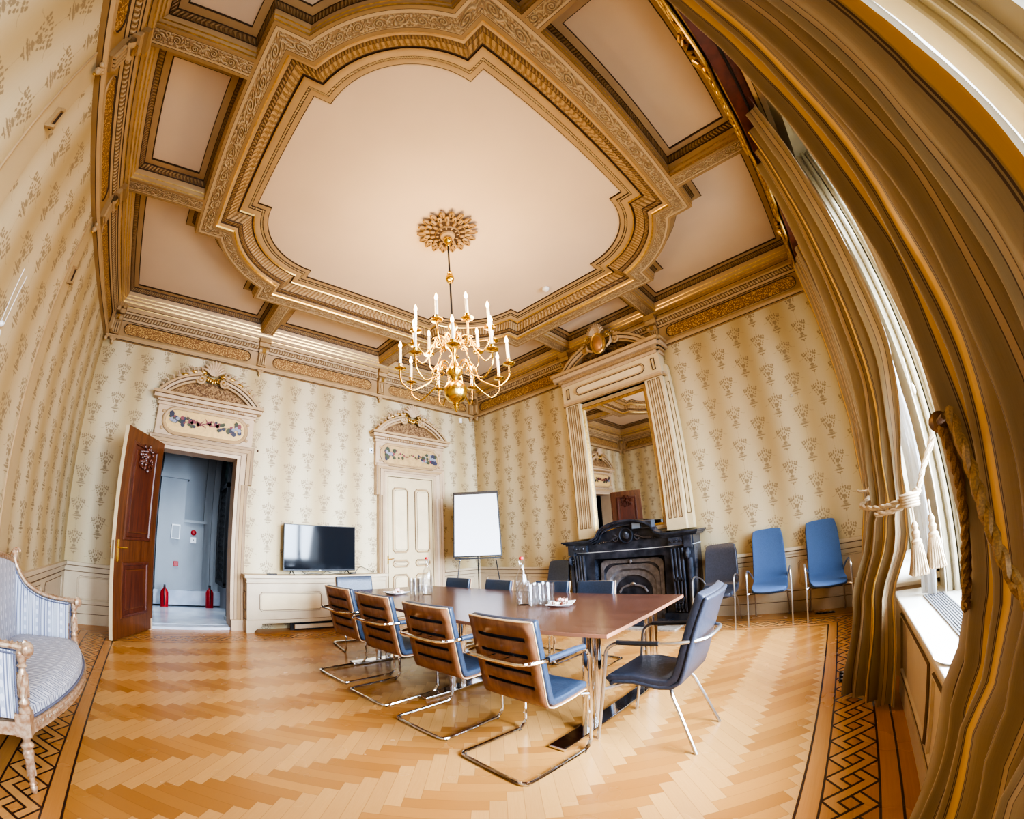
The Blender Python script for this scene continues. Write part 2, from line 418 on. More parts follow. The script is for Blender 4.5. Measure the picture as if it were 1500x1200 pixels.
def mat_sheer(name,c,tr):
    m=bpy.data.materials.new(name); m.use_nodes=True; nt=m.node_tree; b=nt.nodes['Principled BSDF']; b.inputs['Base Color'].default_value=rgb(c); b.inputs['Roughness'].default_value=.9
    t=nt.nodes.new('ShaderNodeBsdfTranslucent'); t.inputs[0].default_value=rgb(c); mi=nt.nodes.new('ShaderNodeMixShader'); mi.inputs[0].default_value=tr
    nt.links.new(b.outputs[0],mi.inputs[1]); nt.links.new(t.outputs[0],mi.inputs[2]); nt.links.new(mi.outputs[0],nt.nodes['Material Output'].inputs[0]); return m
mSHEER=mat_sheer('white_voile',(.85,.86,.88),.6); mLINING=mat_sheer('curtain_lining',(.72,.64,.5),.45)
mCORD=plain('silk_cord',(.46,.34,.21),.6,var=.3,scale=200); mCORDG=plain('gold_cord',(.34,.20,.07),.5,var=.4,scale=200)
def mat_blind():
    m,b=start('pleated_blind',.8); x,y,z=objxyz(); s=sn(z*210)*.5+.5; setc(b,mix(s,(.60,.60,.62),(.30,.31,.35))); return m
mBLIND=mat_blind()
def mat_sofa():
    m,b=start('striped_upholstery',.75); u,v=uvxy(); x=fr(u/.105)
    c=mix(noise(vec(u*120,v*120),1,2)*.4,(.66,.68,.74),(.52,.54,.62))
    def st(c0,hw,colr,g=None):
        nonlocal c
        k=sstep(hw,hw*.8,ab(x-c0)); 
        if g is not None: k=k*g
        c=mix(k,c,colr)
    for q in (.08,.40,.60,.92): st(q,.045,(.16,.18,.26))
    for q in (.18,.30): st(q,.025,(.34,.36,.44))
    loz=sstep(.25,.35,ab(fr((v+u*.0)/.07)-.5)+ab(x-.76)*1.3)
    st(.76,.10,(.40,.43,.53),loz)
    setc(b,c); return m
mSOFA=mat_sofa(); mSGILT=plain('worn_silver_gilt',(.64,.50,.36),.35,.45,c2=(.42,.24,.13),scale=40,bmp=.3)
mPIPE=plain('grey_gimp',(.12,.13,.19),.7)
mPAPER=plain('flipchart_paper',(.80,.82,.86),.6)
mSTRIPW=plain('wall_strip_paint',(.50,.385,.215),.6,var=.08,scale=3)
mGRILLE=plain('grille_metal',(.38,.38,.40),.4,.6)
mCHOC=[plain('chocolate',(.11,.035,.02),.4),plain('pink_wrapper',(.72,.45,.42),.4),plain('cream_wrapper',(.75,.66,.55),.4)]
mPEL=plain('pelmet_lining',(.16,.045,.03),.5,var=.4,scale=12)
mGOLDG=plain('painted_gold_ground',(.66,.44,.17),.5,var=.15,scale=20); mFLW=[plain('painted_indigo',(.035,.035,.06),.6),plain('painted_leaf',(.05,.06,.03),.6),plain('painted_plum',(.20,.05,.06),.6),plain('painted_grey_rose',(.25,.26,.32),.6)]
# ------------------------------------------------------------ room shell
def uvq(mb,T,a0,b0,a1,b1,m,h=0.0): mb.quad([T(a0,b0,h),T(a1,b0,h),T(a1,b1,h),T(a0,b1,h)],m,[(a0,b0),(a1,b0),(a1,b1),(a0,b1)])
D1=(1.385,2.588,2.742); D2=(5.47,6.62,2.83)
mb=MB(); mb.box((-.3,-.4,-.12),(W+.3,D+.02,0),mFLOOR); struct(mb,'floor',smooth=0)
mb=MB(); H=5.6
for a0,b0,a1,b1 in ((-.3,-.1,D1[0],H),(D1[1],-.1,W+.3,H),(D1[0],D1[2],D1[1],H)):
    uvq(mb,TD,a0,b0,a1,b1,mWALL); uvq(mb,TD,a0,b0,a1,b1,mHALL,-.34)
for p in (((D1[0],D,0),(D1[0],D+.34,0),(D1[0],D+.34,D1[2]),(D1[0],D,D1[2])),((D1[1],D,0),(D1[1],D+.34,0),(D1[1],D+.34,D1[2]),(D1[1],D,D1[2])),((D1[0],D,D1[2]),(D1[1],D,D1[2]),(D1[1],D+.34,D1[2]),(D1[0],D+.34,D1[2]))): mb.quad(p,mSURR)
struct(mb,'wall_back',smooth=0)
mb=MB(); uvq(mb,TF,-.3,-.1,D,H,mWALL); uvq(mb,TF,-.3,-.1,D+.34,H,mHALL,-.3); struct(mb,'wall_right',smooth=0)
mb=MB(); uvq(mb,TL,-.3,-.1,D,H,mWALL); uvq(mb,TL,-.3,-.1,D+.34,H,mHALL,-.3); struct(mb,'wall_left',smooth=0)
# window wall with three openings, cream painted, deep reveals
WN=[(.45,2.13),(2.31,4.72),(5.42,7.16)]; ZS=.71; ZH=4.15
mb=MB(); xs=[-.3]+[q for w in WN for q in w]+[W+.3]
for i in range(0,len(xs),2): mb.box((xs[i],-.45,-.1),(xs[i+1],0,H),mCREAM)
for a,b in WN: mb.box((a,-.45,ZH),(b,0,H),mCREAM); mb.box((a,-.45,-.1),(b,0,ZS-.04),mCREAM)
for x_ in (2.16,2.20,2.26): mb.tube([(x_,.0,ZS),(x_,.0,ZH)],.016,mCREAM,10)
struct(mb,'wall_front',smooth=30)
mb=MB(); mb.box((-.3,-.45,5.262),(W+.3,D+.34,5.40),mPANEL); struct(mb,'ceiling',smooth=0)

# ------------------------------------------------------------ ceiling
HX,HY,SX,SY,RA,CX,CY,ST=2.27,1.945,1.15,.825,.95,1.14,.82,.18
def quarter(o,n=14):
    # first-quadrant piece, from the +x side to the +y side (counter-clockwise)
    r=RA+o; t0=math.asin(min(.99,(SY+o-CY)/r)); t1=PI/2-math.asin(min(.99,(SX+o-CX)/r))
    P=[(HX+o,SY+o)]
    for i in range(n+1):
        t=t0+(t1-t0)*i/n; P.append((CX+r*cos(t),CY+r*sin(t)))
    P.append((SX+o,HY+o)); return P
def frame_ring(o,z):
    q=quarter(o); P=q+[(-x,y) for x,y in q[::-1]]+[(-x,-y) for x,y in q]+[(x,-y) for x,y in q[::-1]]
    return [(XC+x,YC+y,z) for x,y in P]
mb=MB()
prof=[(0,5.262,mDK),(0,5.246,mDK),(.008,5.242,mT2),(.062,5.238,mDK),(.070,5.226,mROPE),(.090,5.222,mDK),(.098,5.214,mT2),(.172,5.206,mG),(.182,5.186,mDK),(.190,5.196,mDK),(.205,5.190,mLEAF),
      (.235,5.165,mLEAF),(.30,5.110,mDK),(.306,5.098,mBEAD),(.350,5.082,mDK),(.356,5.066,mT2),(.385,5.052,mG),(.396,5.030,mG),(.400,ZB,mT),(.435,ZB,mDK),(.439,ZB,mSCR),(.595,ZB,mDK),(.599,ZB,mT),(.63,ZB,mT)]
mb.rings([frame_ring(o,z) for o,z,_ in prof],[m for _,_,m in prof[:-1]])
struct(mb,'trim_1',smooth=40)
# coffers: moulded rings around each recessed panel
LX,LY,AX,AY,BX,BY=.960,.666,3.646,3.437,3.07,2.745
GX,GY=1.518,1.225
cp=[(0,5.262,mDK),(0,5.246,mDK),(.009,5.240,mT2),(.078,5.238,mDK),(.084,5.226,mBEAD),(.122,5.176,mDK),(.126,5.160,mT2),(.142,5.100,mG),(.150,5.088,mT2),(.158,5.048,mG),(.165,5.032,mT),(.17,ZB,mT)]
mb=MB()
def cen(P,z): return [(XC+x,YC+y,z) for x,y in P]
for s in (1,-1):
    for P in (rect(-LX,BY,LX,AY),rect(BX,-LY,AX,LY)):
        Q=[(x*s,y*s) for x,y in P]
        mb.rings([cen(ringoff(Q,o),z) for o,z,_ in cp],[m for _,_,m in cp[:-1]])
def corner_ring(o):
    k=.80-o; q=quarter(k)[::-1]
    return [(AX+o,AY+o),(GX-o,AY+o),(GX-o,HY+k)]+q+[(HX+k,GY-o),(AX+o,GY-o)]
for sx in (1,-1):
    for sy in (1,-1):
        mb.rings([cen([(x*sx,y*sy) for x,y in corner_ring(o)],z) for o,z,_ in cp],[m for _,_,m in cp[:-1]])
struct(mb,'trim_2',smooth=40)
# beams between the central frame and the cornice (undersides carry scrollwork)
mb=MB()
def strip(x0,y0,x1,y1,along):
    for (f0,f1,m) in ((0,.15,mT),(.15,.17,mDK),(.17,.83,mSCRs),(.83,.85,mDK),(.85,1,mT)):
        if along=='y':
            a=x0+(x1-x0)*f0;b=x0+(x1-x0)*f1; w=b-a; mb.quad([(a,y0,ZB),(b,y0,ZB),(b,y1,ZB),(a,y1,ZB)],m,[(y0,0),(y0,w),(y1,w),(y1,0)])
        else:
            a=y0+(y1-y0)*f0;b=y0+(y1-y0)*f1; w=b-a; mb.quad([(x0,a,ZB),(x1,a,ZB),(x1,b,ZB),(x0,b,ZB)],m,[(x0,0),(x1,0),(x1,w),(x0,w)])
for s in (1,-1):
    for t in (1,-1):
        a,b=sorted((XC+s*(LX+.17),XC+s*(GX-.17))); y0,y1=sorted((YC+t*(HY+.63),YC+t*(AY+.17))); strip(a,y0,b,y1,'y')
        a,b=sorted((YC+s*(LY+.17),YC+s*(GY-.17))); y0,y1=sorted((XC+t*(HX+.63),XC+t*(AX+.17))); strip(y0,a,y1,b,'x')
struct(mb,'trim_3',smooth=0)
# cornice and frieze, insets stretched per wall from the frieze up
INS=dict(l=XC-AX-XL,r=W-XC-AX,b=YC-AY,t=D-YC-AY)
def cring(i,z):
    def f(k): 
        tot=INS[k]-.17; return i if i<=.12 else .12+(i-.12)*(tot-.12)/(.22-.12) if tot>.12 else min(i,.12)*tot/.12
    return [(XL+f('l'),f('b'),z),(W-f('r'),f('b'),z),(W-f('r'),D-f('t'),z),(XL+f('l'),D-f('t'),z)]
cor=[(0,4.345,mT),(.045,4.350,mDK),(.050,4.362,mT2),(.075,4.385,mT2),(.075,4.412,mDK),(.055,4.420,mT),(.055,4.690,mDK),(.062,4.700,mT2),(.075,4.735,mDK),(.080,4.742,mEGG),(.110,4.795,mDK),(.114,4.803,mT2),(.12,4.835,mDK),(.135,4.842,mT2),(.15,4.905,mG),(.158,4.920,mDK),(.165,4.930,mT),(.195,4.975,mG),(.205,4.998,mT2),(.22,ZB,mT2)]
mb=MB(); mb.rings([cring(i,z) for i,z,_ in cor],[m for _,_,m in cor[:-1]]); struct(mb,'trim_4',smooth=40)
# painted frieze panels
mb=MB(); FH=.056
def fpanel(T,a0,a1):
    P=stadium(a0,4.465,a1,4.655)
    sweep(mb,P,[(0,FH+.002),(.012,FH+.014),(.02,FH+.002)],[mDK,mT2],T)
    b=mb.add([T(x,y,FH+.003) for x,y in P]); mb.face(list(range(b,b+len(P))),mFIL,[tuple(p) for p in P])
BD=[XC-1.24,XC+1.24]; BF=[YC-.945,YC+.945]
for T,c,lo,hi in ((TD,BD,XL,W),(TF,BF,0,D),(TL,BF,0,D),(TW,BD,XL,W)):
    fpanel(T,lo+.30,c[0]-.22); fpanel(T,c[0]+.22,c[1]-.22); fpanel(T,c[1]+.22,hi-.30)
struct(mb,'trim_5',smooth=30)
# consoles on the frieze
def console(mb,T,c,w=.15):
    mb.box((c-w/2,4.42,.05),(c+w/2,4.80,.10),mT,T)
    for k in range(4):
        x=c-w/2+.022+k*(w-.044)/3; mb.box((x-.011,4.44,.10),(x+.011,4.64,.122),mT2,T)
        if k<3: mb.box((x+.013,4.44,.10),(x+.022,4.64,.104),mDK,T)
    prev=None; rs=[]
    for i in range(11):
        t=-.2+i*.30; rs.append((4.705+.058*cos(t),.10+.062*max(sin(t),-.2)))
    mb.rings([[T(c-w/2-.008,z,h) for z,h in rs],[T(c+w/2+.008,z,h) for z,h in rs]],mT2,closed=False); mb.box((c-.03,4.655,.155),(c+.03,4.74,.168),mG,T)
    mb.box((c-w/2-.02,4.775,.05),(c+w/2+.02,4.85,.165),mT2,T); mb.box((c-w/2-.03,4.85,.05),(c+w/2+.03,4.93,.20),mT,T)
    for k in range(3): mb.ball(T(c-.03+k*.03,4.34-.0*k,.06),.026,mT2,8,6)
    mb.ball(T(c,4.30,.05),(.03,.03,.045),mT2,8,6); mb.ball(T(c,4.255,.04),.014,mG,6,5)
mb=MB()
for T,c in ((TD,BD),(TF,BF),(TL,BF),(TW,BD)):
    for q in c: console(mb,T,q)
for T,lo,hi in ((TD,XL,W),(TF,0,D),(TL,0,D)): console(mb,T,lo+.15); console(mb,T,hi-.15)
struct(mb,'trim_6',smooth=40)
# flat painted strips down the left wall
mb=MB()
for q in BF:
    mb.box((q-.115,ZD,0),(q+.115,4.35,.006),mSTRIPW,TL); mb.box((q-.125,ZD,0),(q-.115,4.35,.014),mT2,TL)
struct(mb,'trim_7',smooth=0)
for q,wh in zip(BF,('nearer','farther')):
    mb=MB(); mb.box((q-.012,3.60,.0),(q+.012,3.80,.035),mT,TL); mb.box((q-.012,3.60,.035),(q+.012,3.63,.075),mT,TL); mb.box((q-.012,3.77,.035),(q+.012,3.80,.06),mT,TL); mb.box((q+.012,3.6,.03),(q+.02,3.8,.05),mDK,TL)
    tag(mb.build('wall_hook',bevel=.003),'slim tan wall bracket on the left wall strip, the %s one from the camera'%wh,'hook','brackets on the left wall strips')
# picture wire with clip on the left wall
mb=MB()
for dy in (0,.10): mb.tube([TL(3.62+dy,3.05,.012),TL(3.60+dy*.6,2.62,.012)],.003,mWHITE,5)
mb.ball(TL(3.60,2.60,.02),.022,mCERAM,8,6); mb.ball(TL(3.63,2.54,.018),(.01,.015,.03),mCERAM,8,6)
tag(mb.build('picture_wire'),'thin pale picture wire with a white clip on the left wallpaper','wire')

# ------------------------------------------------------------ dado
def dado(mb,T,a0,a1,panels):
    mb.box((a0,0,0),(a1,ZD-.02,.018),mDADO,T)
    def bar(z0,z1,h,m=mDADO): mb.box((a0,z0,0),(a1,z1,h),m,T)
    bar(ZD-.045,ZD,.055); bar(ZD-.06,ZD-.045,.04,mDADOD); bar(ZD-.085,ZD-.06,.036); bar(ZD-.14,ZD-.128,.022,mDADOD); bar(ZD-.155,ZD-.14,.028)
    bar(0,.15,.03); bar(.15,.160,.022,mDADOD); bar(.16,.185,.026); bar(.285,.296,.021,mDADOD); bar(.296,.31,.026)
    for p0,p1 in panels:
        P=chamf(p0,.36,p1,.69,.035)
        sweep(mb,P,[(-.018,.018),(-.010,.030),(.004,.030),(.008,.019)],[mDADO,mDADO,mDADOD],T)
mb=MB(); dado(mb,TD,XL,1.17,[(.26,1.12)]); dado(mb,TD,6.86,W,[(7.0,7.72)]); struct(mb,'baseboard_back',smooth=0)
mb=MB(); dado(mb,TL,0,D,[(.3,1.5),(1.75,2.55),(3.0,4.5),(4.95,6.1),(6.3,7.3)]); struct(mb,'baseboard_left',smooth=0)
mb=MB(); dado(mb,TF,0,2.60,[(.25,1.25),(1.45,2.45)]); dado(mb,TF,4.95,D,[(5.15,6.1),(6.3,7.3)]); struct(mb,'baseboard_right',smooth=0)
mb=MB(); dado(mb,TW,4.9,5.3,[]); dado(mb,TW,7.25,W,[]); struct(mb,'baseboard_front',smooth=0)

# ------------------------------------------------------------ windows
def window(n,a,b,near=False):
    root=MB(); mb=root
    # moulded jamb linings either side, stepping back to the sash
    for s,x in ((1,a),(-1,b)):
        for (h0,h1,d,m) in ((.0,-.03,.05,mCREAM),(-.03,-.036,.012,mDADOD),(-.036,-.085,.035,mCREAM),(-.085,-.090,.012,mDADOD),(-.090,-.15,.05,mCREAM),(-.15,-.156,.02,mDADOD),(-.156,-.30,.075,mCREAM)):
            mb.box((x,h1,ZS),(x+s*d,h0,ZH),m)
        mb.tube([(x+s*.058,-.06,ZS),(x+s*.058,-.06,ZH)],.018,mCREAM,10); mb.tube([(x+s*.07,-.12,ZS),(x+s*.07,-.12,ZH)],.014,mCREAM,10)
    mb.box((a,-.30,ZH-.10),(b,0,ZH),mCREAM)
    f=struct(mb,'window_%d'%n,smooth=30)
    mid=(a+b)/2
    for s0,s1 in ((a+.075,mid),(mid,b-.075)):
        for z0,z1 in ((ZS+.01,3.0),(3.06,ZH-.1)):
            s=MB(); t=.055
            s.box((s0,-.235,z0),(s0+t,-.185,z1),mCREAM); s.box((s1-t,-.235,z0),(s1,-.185,z1),mCREAM); s.box((s0+t,-.235,z0),(s1-t,-.185,z0+t+.03),mCREAM); s.box((s0+t,-.235,z1-t),(s1-t,-.185,z1),mCREAM)
            so=s.build('sash',parent=f,smooth=0)
            g=MB(); g.quad([(s0+t,-.21,z0+t),(s1-t,-.21,z0+t),(s1-t,-.21,z1-t),(s0+t,-.21,z1-t)],mGLASS); g.build('pane',parent=so,smooth=0)
    tr=MB(); tr.box((a+.07,-.25,3.0),(b-.07,-.175,3.06),mCREAM); tr.build('transom',parent=f,smooth=0)
    return f
wins=[window(i+1,a,b) for i,(a,b) in enumerate(WN)]
# boxed radiator bench with a painted sill running under the windows
mb=MB()
BXs=[(.2,4.93),(5.25,7.3)]
for a,b in BXs:
    mb.box((a,0,0),(b,.285,ZS-.035),mDADO)
    zz=[(.0,.13,.012,mDADO),(.13,.14,.004,mDADOD),(.60,.61,.004,mDADOD),(.61,ZS-.035,.012,mDADO)]
    for z0,z1,h,m in zz: mb.box((a,.285,z0),(b,.285+h,z1),m)
    n=max(1,round((b-a)/1.18)); L=(b-a)/n
    for i in range(n):
        P=rect(a+i*L+.08,.20,a+(i+1)*L-.08,.55); sweep(mb,P,[(0,.286),(.008,.300),(.02,.300),(.026,.287)],[mDADO,mDADO,mDADOD],TW)
struct(mb,'trim_8',smooth=0)
for i,(a,b) in enumerate(BXs):
    mb=MB(); mb.box((a-.02,-.19,ZS-.035),(b+.02,.33,ZS),mSILL); struct(mb,'trim_%d'%(9+i),smooth=0,bevel=.008)
mb=MB(); g0,g1=2.9,4.66
mb.box((g0,.03,ZS),(g1,.165,ZS+.003),mBLK)
for k in range(9): y=.034+k*.0155; mb.box((g0,y,ZS+.002),(g1,y+.008,ZS+.008),mGRILLE)
for k in range(45): x=g0+k*(g1-g0)/44; mb.box((x-.003,.03,ZS+.001),(x+.003,.165,ZS+.006),mGRILLE)
tag(mb.build('sill_grille',smooth=0),'long grey metal radiator grille let into the white window sill','grille')
mb=MB(); mb.lathe([(.0,.0),(.085,.0),(.100,.010),(.104,.014),(.098,.014),(.088,.006),(.0,.005)],mCERAM,28,caps=False); 
tag(mb.build('round_dish',loc=(3.44,.235,ZS)),'shallow round white dish on the window sill beside the near curtain','dish')
# blind cord and bright sill cord
mb=MB(); mb.tube([(4.655,-.02,2.2),(4.655,.0,1.95),(4.64,.02,ZS)],.005,mWAX,6); mb.ball((4.655,-.02,1.98),(.014,.014,.04),mWAX)
tag(mb.build('blind_cord'),'thin cream blind cord hanging beside the window jamb','cord')
mDKG=plain('dark_gilt',(.24,.14,.07),.45,.5,var=.4,scale=30)
# ------------------------------------------------------------ door surrounds and overdoors
def crest(mb,T,cx,z,h,s,m1=None,m2=None):
    # shell over acanthus sprays
    m1=m1 or mSURR; m2=m2 or mG
    for k in range(9):
        t=R(20+140*k/8); mb.tube([T(cx+.02*cos(t)*s,z+.02*s,h+.01),T(cx+.10*s*cos(t),z+.12*s*sin(t)+.03*s,h+.045*s),T(cx+.155*s*cos(t),z+.18*s*sin(t)+.03*s,h+.03*s)],[.008*s,.020*s,.012*s],m1,7)
    for sg in (1,-1):
        for k in range(9):
            r=random.Random(k*3+(sg>0)); x=cx+sg*(.13+.055*k)*s; zz=z+(.03-.0045*k*k+.02*r.random())*s
            a=R(60-10*k)*1; 
            mb.ball(T(x,zz,h+.02),(.045*s,.018*s,.022*s),m1 if k%2 else m2,8,5,rot=None)
            mb.tube([T(x,zz-.02*s,h),T(x+sg*.03*s,zz+.05*s,h+.03*s),T(x+sg*.075*s,zz+.055*s,h+.02*s)],[.012*s,.013*s,.004*s],m1,6)
        mb.tube([T(*p,h+.03) for p in spiral(cx+sg*.09*s,z-.03*s,.05*s,1.2,PI/2,-sg,18,.2)],.010*s,m2,6)
    for k in range(5): mb.ball(T(cx+(k-2)*.03*s,z-.06*s-abs(k-2)*-.012*s,h+.03),(.016*s,.016*s,.035*s),m2,7,5)
def overdoor(T,x0,x1,zf0,zf1,parent_name,n,painter,pc=None):
    """x0..x1 frieze box width, cornice and broken segmental pediment above"""
    cx=(x0+x1)/2; hw=(x1-x0)/2
    mb=MB()
    mb.box((x0,zf0,0),(x1,zf1,.07),mSURR,T)
    for sx in (-1,1):
        for zz in (zf0+.10,zf1-.10): mb.ball(T(cx+sx*(hw-.10),zz,.075),(.028,.02,.028),mT2,10,6)
    # cornice
    zt=zf1
    for z0,z1,h,e,m in ((0,.05,.09,.02,mSURR),(.05,.058,.085,.015,mDK),(.058,.095,.10,.03,mSURR),(.095,.15,.17,.10,mSURR),(.15,.156,.175,.105,mDK),(.156,.20,.20,.125,mT2)):
        mb.box((x0-e,zt+z0,0),(x1+e,zt+z1,h),m,T)
    nd=30
    for k in range(nd):
        x=x0+.20+(x1-x0-.40)*k/(nd-1); mb.box((x-.009,zt+.056,.1),(x+.009,zt+.094,.125),mT2,T)
    zt+=.20
    # segmental pediment: two arcs ending in volutes
    hw2=hw+.06; rise=.42; rad=(hw2*hw2+rise*rise)/(2*rise); zc=zt+rise-rad; amax=math.asin(min(.999,hw2/rad))
    for sg in (1,-1):
        arc=[(cx+sg*rad*sin(amax-(amax-.20)*i/16),zc+rad*cos(amax-(amax-.20)*i/16)) for i in range(17)]
        for (o0,o1,h,m) in ((0,-.035,.185,mT2),(-.035,-.042,.17,mDK),(-.042,-.085,.16,mSURR),(-.085,-.093,.13,mDK),(-.093,-.13,.12,mT2)):
            def off(p,o): dx,dz=p[0]-cx,p[1]-zc; l=math.hypot(dx,dz); return (p[0]+dx/l*o,p[1]+dz/l*o)
            A=[off(p,o0) for p in arc]; B=[off(p,o1) for p in arc]
            mb.rings([[T(*p,0) for p in A],[T(*p,h) for p in A],[T(*p,h) for p in B],[T(*p,0) for p in B]],m,closed=False)
        e=off(arc[-1],-.065); mb.tube([T(*p,.14) for p in spiral(e[0]-sg*.01,e[1]-.015,.095,1.7,PI/2,-sg,30,.10)],.024,mT2,8)
        mb.ball(T(e[0]-sg*.01,e[1]-.015,.14),.022,mG,8,6)
    # tympanum
    arc=[(cx+rad*.985*sin(a),zc+(rad-.12)*cos(a)) for a in [amax*(1-2*i/20)*.80 for i in range(21)]]
    P=[(p[0],max(p[1],zt)) for p in arc]; b=mb.add([T(*p,.05) for p in P]+[T(P[-1][0],zt,.05),T(P[0][0],zt,.05)]); mb.face(list(range(b,b+len(P)+2)),mSCRt,[tuple(p) for p in P]+[(P[-1][0],zt),(P[0][0],zt)])
    o=struct(mb,parent_name,smooth=35)
    cm=MB(); crest(cm,T,cx,zt+rise-.03,.11,1.35); cm.build('carved_crest',parent=o,smooth=60)
    # painted panel
    pm=MB(); P=stadium(x0+.14,zf0+.065,x1-.14,zf1-.045)
    sweep(pm,P,[(-.004,.072),(.0,.082),(.03,.094),(.05,.082),(.056,.071)],[mDK,mT2,mT2,mDK],T)
    b=pm.add([T(x,y,.076) for x,y in P]); pm.face(list(range(b,b+len(P))),painter,[tuple(p) for p in P])
    po=pm.build('painted_panel',parent=o,smooth=30)
    fm=MB(); rr=random.Random(n); zc2=(zf0+zf1)/2+.02; L=(x1-x0)/2-.2
    def blob(x,z,r,m,k=9,h=.078):
        q=[(x+r*(.75+.35*rr.random())*cos(2*PI*i/k),z+r*(.75+.35*rr.random())*sin(2*PI*i/k)) for i in range(k)]; b=fm.add([T(*p,h) for p in q]); fm.face(list(range(b,b+k)),m)
    for sg in (-1,1):
        for k in range(26):
            d=rr.random()**1.3; x=cx+sg*(L-.02-d*.42); blob(x,zc2+rr.uniform(-.10,.10)*(1-.3*d),.020+.03*(1-d)*rr.random()+.008,mFLW[rr.choice((0,0,0,1,1,1,2)) if pc is None else rr.choice((0,1,2,3,1))],8,.078+.0006*k)
        for k in range(3): blob(cx+sg*(L-.04-k*.05),zc2+rr.uniform(-.04,.03),.034,mFLW[3],9,.0955)
    def bird(x,z,s,m):
        for dx,dz,r in ((0,0,.036),(.028*s,.03,.022),(-.034*s,-.010,.024),(.012*s,-.014,.030)): blob(x+dx,z+dz,r,m,9,.09)
        q=[(x-.02*s,z),(x-.13*s,z-.05),(x-.12*s,z-.02)]; b=fm.add([T(*p,.091) for p in q]); fm.face([b,b+1,b+2],m)
        q=[(x-.01*s,z+.0),(x-.09*s,z+.08),(x-.05*s,z+.01)]; b=fm.add([T(*p,.0915) for p in q]); fm.face([b,b+1,b+2],m)
    if pc is None:
        for x,s in ((-.24,1),(-.12,-1),(.06,1),(.19,1)): bird(cx+x,zc2+rr.uniform(-.02,.03),s,mFLW[2])
    else:
        for k in range(14): blob(cx+(k-7)*.045,zc2+.03*sin(k*1.1),.014+.01*rr.random(),mFLW[rr.choice((2,1))],8,.09)
    q=[T(cx+x,zc2+.012*sin(x*20),.08) for x in [i*.05-.4 for i in range(17)]]; fm.tube(q,.0025,mFLW[1],4)
    fm.build('painted_flowers',parent=po,smooth=0)
    return o
mSCRt=mat_scroll('tympanum_scroll',4.0,.12,(.42,.25,.12),(.17,.085,.035))
def mat_tymp():
    m,b=start('tympanum_relief',.6); u,v=uvxy(); V=vec(u*1.0,v*1.0)
    n=noise(V,22,3,.6,1.5); setc(b,mix(sstep(.42,.6,n),(.11,.05,.018),(.38,.23,.10))); bump(b,n,.8,.02); return m
mSCRt=mat_tymp()
def architrave(T,x0,x1,zt,w,name,ear=.06):
    # inner opening x0..x1, height zt, moulding width w with ears at the top
    mb=MB()
    def U(o): 
        e=ear*min(1,max(0,(o-.06)/.05)) if o>.06 else 0
        return [(x0-o,0),(x0-o,zt-.42),(x0-o-e,zt-.42+.0),(x0-o-e,zt+o),(x0-o-e+.30+e,zt+o),(x0-o-e+.30+e,zt+o-.0),(x1+o+e-.30-e,zt+o),(x1+o+e,zt+o),(x1+o+e,zt-.42),(x1+o,zt-.42),(x1+o,0)]
    pr=[(0,0,mSURR),(0,.03,mSURR),(.055,.035,mDK),(.062,.03,mSURR),(.10,.05,mDK),(.106,.045,mT2),(w-.05,.062,mDK),(w-.044,.062,mSURR),(w-.008,.092,mDK),(w-.004,.09,mSURR),(w,.08,mSURR),(w,0,mSURR)]
    mb.rings([[T(x,z,h) for x,z in U(o)] for o,h,_ in pr],[m for _,_,m in pr[:-1]],closed=False)
    for x in (x0-w,x1+.0): mb.box((x,0,0),(x+w,.17,.10),mSURR,T)
    return struct(mb,name,smooth=0)
architrave(TD,D1[0],D1[1],D1[2],.205,'trim_11')
overdoor(TD,1.19,2.80,2.95,3.42,'trim_12',3,mGOLDG)
architrave(TD,D2[0],D2[1],D2[2]-.03,.20,'trim_13')
overdoor(TD,5.20,6.85,2.95,3.42,'trim_14',9,plain('painted_panel_tan',(.50,.33,.14),.5,var=.2,scale=14),1)

# closed painted door
mb=MB(); mb.box((D2[0],0,0),(D2[1],D2[2]-.03,.02),mDOORP,TD)
d2=struct(mb,'door_2',smooth=0)
cx=(D2[0]+D2[1])/2+.01
for s in (-1,1):
    for z0,z1,c in ((1.27,2.56,.06),(.99,1.14,.05),(.20,.86,.06)):
        a,b=(cx-.455,cx-.075) if s<0 else (cx+.075,cx+.455)
        m=MB(); P=chamf(a,z0,b,z1,c); sweep(m,P,[(0,.021),(-.006,.034),(-.03,.034),(-.036,.022),(-.058,.022),(-.062,.030)],[mDK,mT2,mDK,mDOORP,mDK],TD)
        q=ringoff(P,-.062); k=m.add([TD(x,y,.030) for x,y in q]); m.face(list(range(k,k+8)),mPANELP); m.build('door_panel',parent=d2,smooth=0)
m=MB(); sweep(m,rect(D2[0]+.03,.02,D2[1]-.03,D2[2]-.06),[(0,.021),(-.008,.028),(-.014,.021)],[mDK,mDK],TD); m.build('leaf_moulding',parent=d2,smooth=0)
m=MB(); m.tube([TD(5.50,1.16,.02),TD(5.50,1.16,.07),TD(5.60,1.165,.075)],.009,mBRASS,8); m.box((5.485,1.06,.02),(5.515,1.22,.028),mBRASS,TD); m.build('door_handle',parent=d2)

